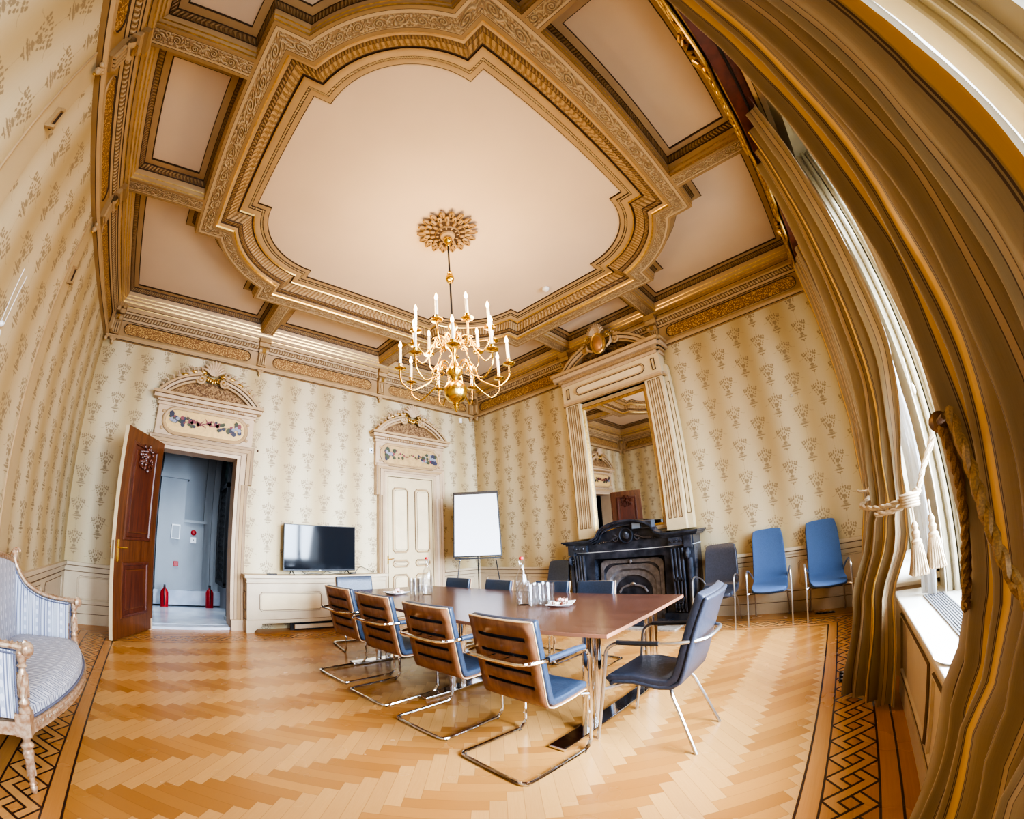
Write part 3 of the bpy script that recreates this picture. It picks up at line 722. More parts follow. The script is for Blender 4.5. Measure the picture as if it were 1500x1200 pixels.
# open mahogany door leaf
HXd=Vector((1.385,7.47,0)); FXd=Vector((.872,6.585,0)); dv=(FXd-HXd); Ld=dv.length; dv.normalize(); nv=Vector((-dv.y,dv.x,0))   # nv points back toward the wall side
HL=2.80
if nv.x<0: nv=-nv   # toward the camera side (+x)
def TDr(a,b,h): p=HXd+dv*a+nv*h; return (p.x,p.y,b)
mb=MB(); mb.box((0,.012,-.058),(Ld,HL,0),mMAH,TDr); mb.box((Ld,.012,-.058),(Ld+.003,HL,-.002),mPANELP,TDr)
mb.box((0,.012,-.061),(Ld,HL,-.0581),mDOORP,TDr)
d1=struct(mb,'door_1',smooth=0)
for z0,z1 in ((1.33,2.60),(.30,.98)):
    m=MB(); P=rect(.20,z0,Ld-.20,z1)
    sweep(m,P,[(.03,.001),(.022,.020),(-.01,.022),(-.02,.006),(-.07,.002),(-.075,.014),(-.09,.014)],[mMAH,mMAHD,mMAHD,mMAHD,mMAHD,mMAH],TDr)
    q=ringoff(P,-.09); k=m.add([TDr(x,y,.014) for x,y in q]); m.face([k,k+1,k+2,k+3],mMAHD,[tuple(p) for p in q]); 
    dp=m.build('door_panel',parent=d1,smooth=0)
    if z0>1:
        m=MB(); rr=random.Random(4)
        for k in range(60):
            a=rr.uniform(0,2*PI); d=.17*rr.random()**.6; m.ball(TDr(Ld/2+d*cos(a)*1.05,2.46+d*sin(a)*1.15,.025+.02*(1-d*4)),(.03*rr.uniform(.5,1),.03*rr.uniform(.4,1),.03*rr.uniform(.6,1.2)),mMAHD,7,5)
        for s in (-1,1): m.tube([TDr(*p,.03) for p in spiral(Ld/2+s*.12,2.36,.07,1.3,PI/2,-s,18)],.012,mMAHD,6)
        m.ball(TDr(Ld/2,2.48,.04),(.05,.05,.07),mMAHD,10,7); m.build('carving',parent=dp)
m=MB(); m.box((Ld-.085,1.02,0),(Ld-.045,1.30,.008),mBRASS,TDr); m.tube([TDr(Ld-.065,1.20,.0),TDr(Ld-.065,1.20,.06),TDr(Ld-.19,1.20,.065)],.010,mBRASS,8)
m.box((Ld-.09,1.02,-.069),(Ld-.04,1.30,-.061),mBRASS,TDr); m.tube([TDr(Ld-.065,1.20,-.06),TDr(Ld-.065,1.20,-.12)],.010,mBRASS,8); m.box((Ld+.002,1.05,-.045),(Ld+.006,1.29,-.015),mSTEEL,TDr); m.build('door_handle',parent=d1)

# ------------------------------------------------------------ corridor behind the open door
mb=MB(); mb.quad([(.2,D+.3,-.03),(4.4,D+.3,-.03),(4.4,10.7,-.03),(.2,10.7,-.03)],mMFLOOR); mb.box((D1[0],D-.02,0),(D1[1],D+.34,.04),mMFLOOR); mb.box((D1[0],D+.2,-.05),(3.2,9.35,.045),mMFLOOR); struct(mb,'trim_15',smooth=0)
mb=MB(); mb.box((-.1,10.3,-.1),(4.4,10.5,4.2),mHALL); struct(mb,'wall_hall_end',smooth=0)
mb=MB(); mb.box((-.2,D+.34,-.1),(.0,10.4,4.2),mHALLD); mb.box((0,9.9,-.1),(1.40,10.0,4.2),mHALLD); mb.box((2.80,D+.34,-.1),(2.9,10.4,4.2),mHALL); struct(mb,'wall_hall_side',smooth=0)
mb=MB(); mb.box((-.2,D+.34,3.9),(4.4,10.5,4.0),mHALL); struct(mb,'trim_16',smooth=0)
def TH(a,b,h): return (a,10.3-h,b)
mb=MB()   # panelled pier and boxed casing on the corridor wall
mb.box((1.42,0,0),(1.98,3.9,.30),mHALL,TH); mb.box((1.38,2.62,0),(2.02,2.72,.36),mHALL,TH); mb.box((1.36,3.15,0),(2.04,3.3,.38),mHALL,TH)
mb.box((1.98,0,0),(2.42,1.72,.22),mHALL,TH); mb.box((1.93,1.72,0),(2.47,1.78,.27),mHALL,TH)
mb.box((2.42,0,0),(2.50,3.9,.10),mHALL,TH); mb.box((2.60,0,0),(2.68,3.9,.08),mHALL,TH); mb.box((1.3,0,0),(2.9,.30,.33),mMFLOOR,TH)
struct(mb,'trim_17',smooth=0)
mb=MB()   # tall leaded window on the right of the corridor
y0h,y1h,xh=8.95,10.0,2.80
for ya in (y0h,y1h-.08): mb.box((xh-.10,ya,.55),(xh,ya+.08,3.4),mHALLD)
for z in (.50,2.45,3.35): mb.box((xh-.10,y0h,z),(xh,y1h,z+.09),mHALLD)
ho=struct(mb,'window_4',smooth=0)
m=MB(); m.quad([(xh-.02,y0h,.5),(xh-.02,y1h,.5),(xh-.02,y1h,3.4),(xh-.02,y0h,3.4)],plain('leaded_glass',(.30,.45,.42),.3,c2=(.02,.03,.03),scale=9)); m.build('pane',parent=ho,smooth=0)
m=MB()
for k in range(8): y=y0h+.12+k*.12; m.box((xh-.06,y-.018,.55),(xh-.045,y+.018,2.5),mHALLD)
for k in range(15): z=.66+k*.125; m.tube([(xh-.06,y0h+.08+i*.115,z+(.05 if i%2 else 0)) for i in range(9)],.014,mHALLD,5)
m.build('grille',parent=ho,smooth=0)
mb=MB(); mb.box((2.63,8.05,.10),(2.80,8.20,2.9),mHALLD); mb.box((2.58,8.02,2.72),(2.80,8.24,2.86),mHALLD); mb.box((2.60,8.03,0),(2.80,8.22,.10),mHALL); struct(mb,'trim_18',smooth=0)
def ext(x,y,z,lab):
    t=thing('fire_extinguisher',lab,'extinguisher',(x,y,z),0,'fire extinguishers in the corridor')
    m=MB(); m.lathe([(.0,0),(.075,0),(.08,.02),(.08,.33),(.06,.38),(.025,.41),(.025,.44),(0,.44)],mRED,16,caps=False); m.build('cylinder',parent=t)
    m=MB(); m.box((-.02,-.03,.44),(.02,.07,.48),mBLK); m.tube(catmull([(0,-.02,.45),(0,-.12,.42),(0,-.13,.25),(0,-.10,.1)],5),.011,mBLK,6); m.build('hose',parent=t)
ext(1.62,9.55,-.03,'red fire extinguisher at the foot of the corridor pier, left one'); ext(2.55,9.75,-.03,'red fire extinguisher low beside the corridor window, right one')
mb=MB(); mb.ball((2.20,10.06,1.52),(.06,.02,.06),mRED); tag(mb.build('fire_alarm_button'),'round red alarm disc high on the white corridor casing','alarm')
mb=MB(); mb.box((2.14,10.045,1.30),(2.26,10.08,1.42),mWHITE); mb.box((2.19,10.04,1.34),(2.21,10.046,1.38),mBLK); tag(mb.build('wall_switch',bevel=.005),'white square switch below the red disc in the corridor','switch')
mb=MB(); mb.box((1.80,9.96,.80),(1.90,10.0,.90),mRED); tag(mb.build('fire_call_point',bevel=.006),'small square red call point low on the corridor casing','alarm')
mb=MB(); mb.box((1.72,9.93,1.36),(1.90,10.0,1.66),mWHITE); mb.box((1.735,9.925,1.38),(1.885,9.93,1.64),mHALL); tag(mb.build('notice_box',bevel=.006),'white shallow box on the corridor pier left of the red disc','box')

# ------------------------------------------------------------ radiator cabinet, television
CX0,CX1,CY0=2.80,5.27,7.235
t=thing('cabinet','long low cream panelled cabinet under the television, between the two doors','cabinet',((CX0+CX1)/2,(CY0+D)/2,0))
hx=(CX1-CX0)/2; o=Vector(((CX0+CX1)/2,(CY0+D)/2,0)); yf=CY0-o.y; yb=D-o.y-.035
def bx(m,a,b,mat): m.box(a,b,mat); return m
m=MB(); m.box((-hx,yf,.20),(hx,yb,.84),mDADO); m.box((-hx-.01,yf-.012,.145),(hx+.01,yb,.20),mDADO); m.box((-hx-.006,yf-.006,.20),(hx+.006,yb,.207),mDADOD)
c=m.build('carcass',parent=t,smooth=0)
m=MB(); 
for z0,z1,e,mm in ((.775,.782,.006,mDADOD),(.782,.80,.012,mDADO),(.80,.84,.006,mDADO),(.84,.855,.02,mDADO),(.855,.862,.022,mDADOD),(.862,.91,.045,mDADO)): m.box((-hx-e,yf-e,z0),(hx+e,yb,z1),mm)
m.build('top',parent=t,smooth=0,bevel=.004)
for a,b in ((-hx+.20,-hx+1.26),(-hx+1.42,hx-.18)):
    m=MB(); TT=lambda x,z,h:(x,yf-h,z); P=chamf(a,.33,b,.64,.04); sweep(m,P,[(.0,.0),(-.006,.014),(-.022,.014),(-.028,.002)],[mDADOD,mDADO,mDADOD],TT)
    q=ringoff(P,-.03); k=m.add([TT(x,y,.003) for x,y in q]); m.face(list(range(k,k+8)),mPANELP); m.build('panel',parent=t,smooth=0)
m=MB(); TT=lambda y,z,h:(-hx-h,y,z); P=rect(yf+.06,.33,yb-.05,.64); sweep(m,P,[(.0,.0),(-.006,.012),(-.02,.012),(-.026,.002)],[mDADOD,mDADO,mDADOD],TT); q=ringoff(P,-.03); k=m.add([TT(x,y,.003) for x,y in q]); m.face(list(range(k,k+4)),mPANELP); m.build('panel',parent=t,smooth=0)
for s in (-1,1):
    m=MB(); x=lambda a:s*(hx-a)
    P=[(-.008,0),(.11,0),(.115,.03),(.15,.055),(.17,.08),(.21,.085),(.24,.11),(.24,.145),(-.008,.145)]
    P=[(x(a),z) for a,z in P]; m.prism(P if s<0 else P[::-1],yf-.012,yf+.03,mDADO,T=lambda a,b,h:(a,h,b)); m.box((min(x(-.008),x(.03)),yf+.03,0),(max(x(-.008),x(.03)),yb,.145),mDADO); m.build('foot',parent=t,smooth=0)
m=MB(); m.box((-.45,yf+.02,.035),(.95,yf+.06,.10),mDADO); m.box((-.5,yf+.1,.0),(1.0,yf+.12,.14),mBLK); m.build('toe_board',parent=t,smooth=0)
t=thing('television','flat black television standing on the cream cabinet','television',(4.07,7.37,.912))
m=MB(); m.box((-.655,-.02,.062),(.655,.03,.835),mBLK); m.build('casing',parent=t,smooth=0,bevel=.006)
m=MB(); m.quad([(-.64,-.0215,.085),(.64,-.0215,.085),(.64,-.0215,.822),(-.64,-.0215,.822)],mTV); m.build('screen',parent=t,smooth=0)
for s in (-1,1):
    m=MB(); m.tube([(s*.5,-.13,.008),(s*.5,-.01,.07),(s*.5,.02,.07),(s*.5,.10,.008)],.010,mBLK,6); m.build('foot',parent=t)
m=MB(); m.ball((0,-.022,.074),(.02,.003,.006),mSTEEL); m.build('badge',parent=t)
m=MB(); m.tube(catmull([(4.2,7.40,.97),(4.35,7.38,.925),(4.55,7.36,.93),(4.72,7.40,.92),(4.85,7.42,1.03),(4.98,7.45,1.0),(5.12,7.44,.93),(5.17,7.47,.95)],6),.006,mBLK,6)
m.tube(catmull([(3.75,7.42,.99),(3.8,7.36,.925),(3.95,7.37,.93),(4.1,7.36,.925),(4.2,7.42,.97)],6),.005,mBLK,6); m.box((4.66,7.38,.915),(4.76,7.43,.94),mBLK)
tag(m.build('television_cable'),'tangled black cable trailing along the cabinet behind the television','cable')
m=MB(); m.box((-.085,-.02,0),(.085,.02,.018),mBLK); tag(m.build('remote_control',loc=(3.22,7.32,.912),bevel=.006),'small black remote control lying on the cabinet left of the television','remote')
m=MB(); m.box((5.075,D-.03,3.18),(5.165,D,3.28),mWHITE); m.box((5.108,D-.035,3.215),(5.135,D-.03,3.24),mBLK); tag(m.build('thermostat',smooth=0),'white square sensor with a black dot left of the closed door','sensor')
m=MB(); m.box((7.42,D-.04,4.18),(7.50,D,4.30),mWHITE); tag(m.build('alarm_sensor',bevel=.008),'small white box sensor on the wallpaper under the corner cornice','sensor')
for x,z,l in ((2.93,2.925,'tiny dark stud in the wallpaper right of the open doorway'),(5.0,2.94,'tiny dark stud in the wallpaper left of the closed door')):
    m=MB(); m.ball((x,D-.01,z),(.014,.012,.02),mDK,8,6); tag(m.build('wall_stud'),l,'stud')
m=MB(); m.ball((W-.01,.93,2.94),(.012,.02,.02),mSTEEL,8,6); tag(m.build('wall_stud'),'small grey metal stud in the wallpaper above the blue chairs','stud')

# ------------------------------------------------------------ fireplace
FY=3.775
t=thing('fireplace','black carved marble fireplace with an arched mantel and cast iron hearth surround','fireplace',(W,FY,0))
def TFp(a,b,h): return (-h,a,b)      # a along wall, b up, h out
m=MB()   # mantel body: jambs, frieze, arched centre
m.box((-1.10,0,0),(-.62,1.27,.36),mMARB,TFp); m.box((.62,0,0),(1.10,1.27,.36),mMARB,TFp)
m.box((-.62,1.02,0),(.62,1.27,.36),mMARB,TFp)
AR=[(-.60+1.2*i/20,1.25+.26*math.sqrt(max(0,1-((i/10-1))**2))) for i in range(21)]
m.prism([(-.60,1.20)]+[(.60,1.20)]+AR[::-1][0:]if False else [(.60,1.20)]+AR[::-1]+[(-.60,1.20)],.25,.35,mMARB,T=TFp)
for s in (-1,1): m.box((min(s*.60,s*1.10),0,.36),(max(s*.60,s*1.10),.14,.42),mMARB,TFp)
m.build('mantel_body',parent=t,smooth=30,recalc=True)
m=MB()   # shelf following the arch
top=[(-1.21,1.345),(-.66,1.345),(-.58,1.37)]+[(-.52+1.04*i/16,1.40+.22*math.sqrt(max(0,1-((i/8-1))**2))*1.0) for i in range(17)]+[(.58,1.37),(.66,1.345),(1.21,1.345)]
for o0,o1,h,e in ((0,-.028,.47,0),(-.028,-.05,.44,.02),(-.05,-.075,.40,.05)):
    P=[(x*(1-e/1.21),z+o0) for x,z in top]; Q=[(x*(1-e/1.21),z+o1) for x,z in top]
    g=lambda p:0 if p[1]<1.35 else .25
    m.rings([[TFp(*p,g(p)) for p in P],[TFp(*p,h) for p in P],[TFp(*p,h) for p in Q],[TFp(*p,g(p)) for p in P]],mMARB,closed=False)
    for k in (0,-1): m.quad([TFp(*P[k],0),TFp(*P[k],h),TFp(*Q[k],h),TFp(*Q[k],0)],mMARB)
m.box((-.62,1.29,0),(.62,1.345,.34),mMARB,TFp); m.build('mantel_shelf',parent=t,smooth=30)
m=MB()
for k in range(60):
    i=k/59*16; a=int(min(15,i)); f=i-a; p0,p1=top[3+a],top[4+a]; x=p0[0]*(1-f)+p1[0]*f; z=p0[1]*(1-f)+p1[1]*f
    m.ball(TFp(x,z-.085,.39),(.013,.011,.013),mMARB,6,4)
m.tube([TFp(*p,.375) for p in spiral(0,1.37,.115,1,0,1,26,1.0)],.014,mMARB,6); m.ball(TFp(0,1.37,.36),(.03,.06,.07),mMARB,10,8); m.ball(TFp(0,1.40,.385),(.02,.035,.035),mMARB,8,6)
for s in (-1,1):
    m.tube([TFp(*p,.365) for p in spiral(s*.2,1.33,.06,1.3,PI/2,s,18)],.011,mMARB,6); m.tube([TFp(s*.14,1.37,.36),TFp(s*.3,1.31,.37),TFp(s*.46,1.30,.36)],[.02,.014,.005],mMARB,6)
    for k in range(6): m.ball(TFp(s*(.30+.04*k),1.30-.004*k,.362),(.012,.02,.014),mMARB,6,4)
m.build('frieze_carving',parent=t)
m=MB(); m.box((-1.105,1.13,0),(1.105,1.142,.367),mVEIN,TFp); m.build('inlay_line',parent=t,smooth=0)
for s in (-1,1):
    m=MB(); c=s*.86
    for k in range(4):
        x=c+(k-1.5)*.055-.0*s
        m.tube([TFp(x,.16,.40),TFp(x,.50,.41),TFp(x,.80,.44),TFp(x,1.10,.46)],[.018,.020,.022,.022],mMARB,7)
    m.box((c-.13,1.145,.36),(c+.13,1.26,.43),mMARB,TFp)
    for k in range(3): m.tube([TFp(*p,.445) for p in spiral(c-.07+k*.07,1.205,.025,1.2,0,1,12)],.007,mMARB,5)
    cx2=s*1.03
    m.tube([TFp(cx2,.16,.38),TFp(cx2,.5,.38),TFp(cx2,.95,.40)],[.045,.045,.05],mMARB,12)
    m.tube([TFp(c+.16,*p) if False else TFp(s*1.03,p[1],p[0]) for p in spiral(.44,1.02,.07,1.4,-PI/2,1,20,.15)],.026,mMARB,8)
    m.box((s*1.03-.06,1.10,.30),(s*1.03+.06,1.27,.44),mMARB,TFp)
    for k in range(7):
        for j in (-1,0,1): m.ball(TFp(c+j*.05,.66+.0*k-abs(j)*.02,.44),(.02,.03,.03),mMARB,6,5)
    for j in range(4): m.ball(TFp(c+(j-1.5)*.05,.24,.42),(.022,.022,.05),mMARB,7,5)
    m.tube([TFp(*p,.42) for p in spiral(c,.36,.07,1.4,0,s,18)],.014,mMARB,6)
    m.build('carved_console',parent=t)
m=MB()   # cast iron surround with nested arches
m.box((-.62,0,.16),(.62,1.02,.20),mMARB,TFp)
def archP(hw,zt,r,n=10):
    P=[(-hw,.03)]
    for i in range(n+1): a=PI-(PI/2)*i/n; P.append((-hw+r+r*cos(a),zt-r*.75+r*.75*sin(a)))
    for i in range(n+1): a=PI/2-(PI/2)*i/n; P.append((hw-r+r*cos(a),zt-r*.75+r*.75*sin(a)))
    P.append((hw,.03)); return P
rg=[(.58,1.00,.10,.20),(.56,.985,.12,.27),(.50,.93,.20,.28),(.48,.90,.26,.25),(.42,.83,.32,.26),(.40,.80,.34,.22),(.34,.73,.34,.23),(.31,.69,.30,.18),(.29,.66,.29,.05)]
m.rings([[TFp(x,z,h) for x,z in archP(a,b,c)] for a,b,c,h in rg],[mIRON,mIRON,mMARB,mIRON,mIRON,mIRON,mIRON,mSOOT],closed=False)
P=archP(.29,.66,.29); k=m.add([TFp(x,z,.05) for x,z in P]); m.face(list(range(k,k+len(P))),mSOOT)
m.ball(TFp(0,.95,.28),(.02,.03,.04),mIRON,8,6); m.build('cast_iron_surround',parent=t,smooth=40)
m=MB()
for k in range(9): m.tube([TFp(-.26+k*.065,.04,.20),TFp(-.26+k*.065,.30,.24)],.008,mIRON,6)
m.box((-.29,.28,.20),(.29,.31,.26),mIRON,TFp); m.tube([TFp(x,.44+.12*math.sqrt(max(0,1-(x/.25)**2)),.22) for x in [-.25+.05*i for i in range(11)]],.02,mIRON,7)
for s in (-1,1): m.ball(TFp(s*.0,.58,.24),(.02,.05,.03),mSTEEL,8,6)
m.build('grate',parent=t)
m=MB(); m.box((-.95,0,.36),(.95,.025,.95),mSTONE,TFp); m.build('hearth_slab',parent=t,smooth=0)
m=MB(); m.tube([TFp(-.72,.05,.42),TFp(-.72,.05,.70),TFp(-.5,.05,.80),TFp(.5,.05,.80),TFp(.72,.05,.70),TFp(.72,.05,.42)],.028,mMARB,8); m.box((-.7,.025,.40),(.7,.06,.72),mMARB,TFp); m.build('fender',parent=t)

# ------------------------------------------------------------ overmantel with mirror
t=thing('overmantel_mirror','tall mirror in a cream and gilt pilastered overmantel with a shell pediment above the fireplace','mirror',(W,FY,0))
m=MB()
y0,y1=-1.06,1.08   # outer edges about the centre
m.box((y0,1.37,0),(y1,4.0,.14),mDOORP,TFp); 
for s in (-1,1):   # pilasters projecting
    a,b=sorted((s*.66,s*.98)); m.box((a,1.37,.14),(b,3.95,.24),mDOORP,TFp)
    for k in range(3):
        x=s*.82+(k-1)*.085; P=rect(x-.026,1.55,x+.026,3.78); sweep(m,P,[(.004,.2415),(-.006,.2425),(-.016,.241),(-.020,.2412)],[mDK,mT2,mDK],TFp)
    P=rect(s*1.02-.03,1.6,s*1.02+.03,3.7); sweep(m,P,[(.004,.1415),(-.006,.1415)],[mDK],TFp)
m.build('frame_body',parent=t,smooth=0)
m=MB(); G0,G1,GZ0,GZ1=-.58,.64,1.50,3.68; P=rect(G0,GZ0,G1,GZ1)
sweep(m,P,[(.10,.141),(.09,.18),(.03,.20),(.025,.192),(.0,.17),(-.012,.15)],[mDOORP,mT2,mDK,mG,mG],TFp); m.build('mirror_frame',parent=t,smooth=0)
m=MB(); m.quad([TFp(x,z,.152) for x,z in P],mMIR); m.build('mirror_glass',parent=t,smooth=0)
m=MB()
def cor_(z0,z1,h,e,mm):   # cornice strips breaking forward over the pilasters
    m.box((-1.02-e,z0,0),(1.02+e,z1,h-.08 if h>.08 else h),mm,TFp); m.box((-.98-e,z0,0),(.98+e,z1,h),mm,TFp)
for z0,z1,h,e,mm in ((3.80,3.83,.30,.02,mT2),(3.83,3.838,.27,.0,mDK),(3.838,3.87,.28,.01,mSURR),(4.20,4.25,.28,.01,mSURR),(4.25,4.258,.27,.0,mDK),(4.258,4.30,.32,.04,mT2),(4.30,4.37,.40,.10,mSURR),(4.37,4.378,.40,.10,mDK),(4.378,4.43,.44,.13,mT2)): cor_(z0,z1,h,e,mm)
m.box((-1.0,3.87,0),(1.0,4.20,.25),mDOORP,TFp)
for k in range(46): x=-.95+1.9*k/45; m.box((x-.011,4.255,.27),(x+.011,4.295,.335),mCEN,TFp) if False else m.box((x-.011,4.255,.27),(x+.011,4.295,.335),mT2,TFp)
P=stadium(-.72,3.94,.72,4.13); sweep(m,P,[(0,.251),(-.01,.268),(-.03,.268),(-.036,.252)],[mDK,mT2,mDK],TFp); q=ringoff(P,-.038); k=m.add([TFp(x,y,.253) for x,y in q]); m.face(list(range(k,k+len(q))),mPANELP)
for x in (-.88,.88): 
    P=rect(x-.035,3.93,x+.035,4.14); sweep(m,P,[(0,.251),(-.008,.262),(-.016,.251)],[mDK,mDK],TFp)
m.build('entablature',parent=t,smooth=0)
m=MB(); cx=0; zt=4.43; hw2=.94; rise=.42; rad=(hw2*hw2+rise*rise)/(2*rise); zc=zt+rise-rad; amax=math.asin(hw2/rad)
for sg in (1,-1):
    arc=[(cx+sg*rad*sin(amax-(amax-.26)*i/16),zc+rad*cos(amax-(amax-.26)*i/16)) for i in range(17)]
    for (o0,o1,h,mm) in ((0,-.04,.36,mT2),(-.04,-.048,.34,mDK),(-.048,-.10,.33,mSURR),(-.10,-.108,.30,mDK),(-.108,-.14,.29,mT2)):
        def off(p,o): dx,dz=p[0]-cx,p[1]-zc; l=math.hypot(dx,dz); return (p[0]+dx/l*o,p[1]+dz/l*o)
        A=[off(p,o0) for p in arc]; B=[off(p,o1) for p in arc]
        m.rings([[TFp(*p,0) for p in A],[TFp(*p,h) for p in A],[TFp(*p,h) for p in B],[TFp(*p,0) for p in B]],mm,closed=False)
        m.quad([TFp(*A[-1],0),TFp(*A[-1],h),TFp(*B[-1],h),TFp(*B[-1],0)],mm)
    e=off(arc[-1],-.08); m.tube([TFp(*p,.32) for p in spiral(e[0],e[1]-.02,.085,1.5,PI/2,-sg,24,.12)],.024,mT2,8)
arc=[(rad*sin(a)*.97,max(zt,zc+(rad-.13)*cos(a))) for a in [amax*(1-2*i/20)*.85 for i in range(21)]]
b=m.add([TFp(*p,.14) for p in arc]+[TFp(arc[-1][0],zt,.14),TFp(arc[0][0],zt,.14)]); m.face(list(range(b,b+23)),mSCRt,[tuple(p) for p in arc]+[(arc[-1][0],zt),(arc[0][0],zt)])
rr=random.Random(8)
for k in range(46):
    x=rr.uniform(-.62,.62); z=zt+.03+rr.random()*(.30-.5*x*x); m.ball(TFp(x,z,.17+.04*rr.random()),(.04,.035*rr.uniform(.5,1.2),.03*rr.uniform(.5,1.2)),mDKG,7,5)
m.build('pediment',parent=t,smooth=40)
m=MB()
for k in range(11): 
    a=R(15+150*k/10); m.tube([TFp(.02*cos(a),4.86,.36),TFp(.12*cos(a),4.88+.13*sin(a),.44),TFp(.185*cos(a),4.88+.21*sin(a),.42)],[.010,.028,.016],mSURR,7)
m.ball(TFp(0,4.72,.36),(.06,.15,.21),mT2,18,12); m.tube([TFp(.135*cos(a),4.71+.19*sin(a),.40) for a in [2*PI*i/28 for i in range(28)]],.022,mG,8,closed=True)
m.ball(TFp(0,4.71,.395),(.045,.10,.145),plain('copper_boss',(.52,.27,.12),.35,.5),16,10)
for s in (-1,1):
    m.tube([TFp(*p,.38) for p in spiral(s*.20,4.84,.07,1.4,0,s,18)],.016,mG,7); m.tube([TFp(s*.14,4.6,.37),TFp(s*.24,4.66,.37),TFp(s*.26,4.78,.37)],[.02,.03,.01],mSURR,7)
    for k in range(5): m.ball(TFp(s*(.22+.05*k),4.90-.03*k,.33),(.02,.035,.02),mT2,7,5)
m.build('shell_cartouche',parent=t)
for k,(y,w,z,l) in enumerate(((3.555,.15,1.44,'slate grey speaker box on the mantel, the left one'),(3.375,.17,1.43,'dark slate box on the mantel, the right one'))):
    m=MB(); m.box((-.07,-w/2,0),(.07,w/2,.115),plain('slate_box_%s'%'ab'[k],((.10,.125,.16),(.06,.07,.09))[k],.5)); m.box((-.073,-w/2+.01,.015),(-.0701,w/2-.01,.10),mBLK if k else plain('grey_mesh',(.14,.17,.21),.6)); tag(m.build('speaker_box',loc=(W-.36,y,z+.02+.0*k),bevel=.006),l,'box','boxes on the mantel')
# ------------------------------------------------------------ conference table
TZ=.79
t=thing('conference_table','long dark walnut boat-shaped meeting table on chrome columns in the middle of the room','table',(4.48,4.02,0))
def edge(n=14):
    L=[(3.725-.12*(1-((y-4.02)/1.96)**2),y) for y in [5.98-3.93*i/n for i in range(n+1)]]
    Rr=[(5.245+.17*(1-((y-4.02)/1.96)**2),y) for y in [2.08+3.90*i/n for i in range(n+1)]]
    return [(x-4.48,y-4.02) for x,y in L+Rr]
mb=MB(); mb.prism(edge(),TZ-.028,TZ,mTABLE,side=plain('table_edge',(.28,.125,.07),.35)); mb.build('tabletop',parent=t,smooth=0,bevel=.003,recalc=True)
for y in (2.32,3.78,5.16):
    m=MB(); m.box((3.56-4.48,y-.065-4.02,.004),(5.40-4.48,y+.065-4.02,.026),mCHR); m.build('foot_plate',parent=t,smooth=0,bevel=.006)
    for s in (0,1):
        for x in ((3.92,4.05),(4.95,5.08))[s]:
            m=MB(); m.lathe([(.036,.026),(.036,TZ-.04),(.06,TZ-.035),(.06,TZ-.028)],mCHR,18,c=(x-4.48,y-4.02,0)); m.build('column',parent=t)
m=MB(); m.box((-.02,-1.75,TZ-.085),(.02,1.2,TZ-.028),mBLK); m.build('under_rail',parent=t,smooth=0)

# ------------------------------------------------------------ cantilever chairs with slotted plywood backs
def shell_strip(mb,sec,cols,mat,skip=(),curve=.022,zc=.5):
    """sec: list of (x,z); cols: y values; skip: row indexes whose middle columns are left open"""
    n=len(cols); b=[]
    for x,z in sec:
        k=max(0,min(1,(z-zc)/.25)); b.append(mb.add([(x-curve*k*(1-(y/cols[-1])**2),y,z) for y in cols]))
    for r in range(len(sec)-1):
        for c in range(n-1):
            if r in skip and 1<=c<=n-3: continue
            mb.face([b[r]+c,b[r]+c+1,b[r+1]+c+1,b[r+1]+c],mat)
def pad(mb,sec,w,mat):
    cols=[w*(-1+2*i/8) for i in range(9)]; shell_strip(mb,sec,cols,mat)
def make_cantilever(label):
    t=thing('cantilever_chair',label,'chair')
    cols=[-.262,-.195]+[-.195+.39*i/5 for i in range(1,5)]+[.195,.262]
    S=[(.25,.432),(.12,.418),(.0,.412),(-.075,.414),(-.115,.43),(-.135,.468)]; skip=[]
    zz=[.535,.562,.635,.662,.740,.767,.845,.872,.965]
    for k,z in enumerate(zz):
        if k%2==1: skip.append(len(S)-1)
        S.append((-.135-.115*(z-.468)/.5,z))
    m=MB(); shell_strip(m,S,cols,mPLY,skip)
    o=m.build('back_shell',parent=t,smooth=50,merge=.0001,solid=.014)
    m=MB()
    for s in (-1,1): m.tube([(x+.0-.0*abs(s),s*.2635,z) for x,z in S],.0072,mPLYE,6,flat=.5)
    m.tube([(-.251-.022*(1-(y/.262)**2),y,.966) for y in cols],.0072,mPLYE,6); m.build('veneer_edge',parent=o)
    P=[(.265,.462),(.12,.452),(.0,.445),(-.065,.447),(-.088,.462),(-.10,.50)]+[(-.10-.115*(z-.50)/.475,z) for z in (.6,.7,.8,.9,.975)]
    m=MB(); pad(m,P,.266,mLEAB); m.build('seat_pad',parent=t,smooth=60,solid=.046,bevel=.014)
    pts=[(-.33,-.285,.016),(.24,-.285,.016),(.285,-.285,.06),(.265,-.285,.66),(.20,-.285,.730),(-.20,-.285,.735),(-.315,-.24,.735),(-.325,0,.735)]
    pts=pts+[(x,-y,z) for x,y,z in pts[-2::-1]]
    m=MB(); m.tube(fillet(pts,.06,5,True),.0125,mCHR,8,closed=True); m.build('tube_frame',parent=t)
    for s in (-1,1):
        m=MB(); m.tube([(.272,s*.285,.40),(.20,s*.20,.40),(-.02,s*.20,.395)],.009,mCHR,6); m.build('seat_bracket',parent=t)
        m=MB(); m.tube([(-.325,s*.06,.735),(-.20,s*.06,.735)],.005,mCHR,5); m.build('arm_link',parent=t)
        for x,y in ((-.30,.275),(.22,.285)): m=MB(); m.ball((x,s*y,.008),(.02,.014,.010),mBLK,6,4); m.build('glide',parent=t)
    for s in (-1,1):
        m=MB(); m.tube([(.20,s*.285,.732),(.1,s*.285,.737),(-.15,s*.285,.738)],[.019,.021,.019],mLEAB,8); m.build('armrest',parent=t)
    return t
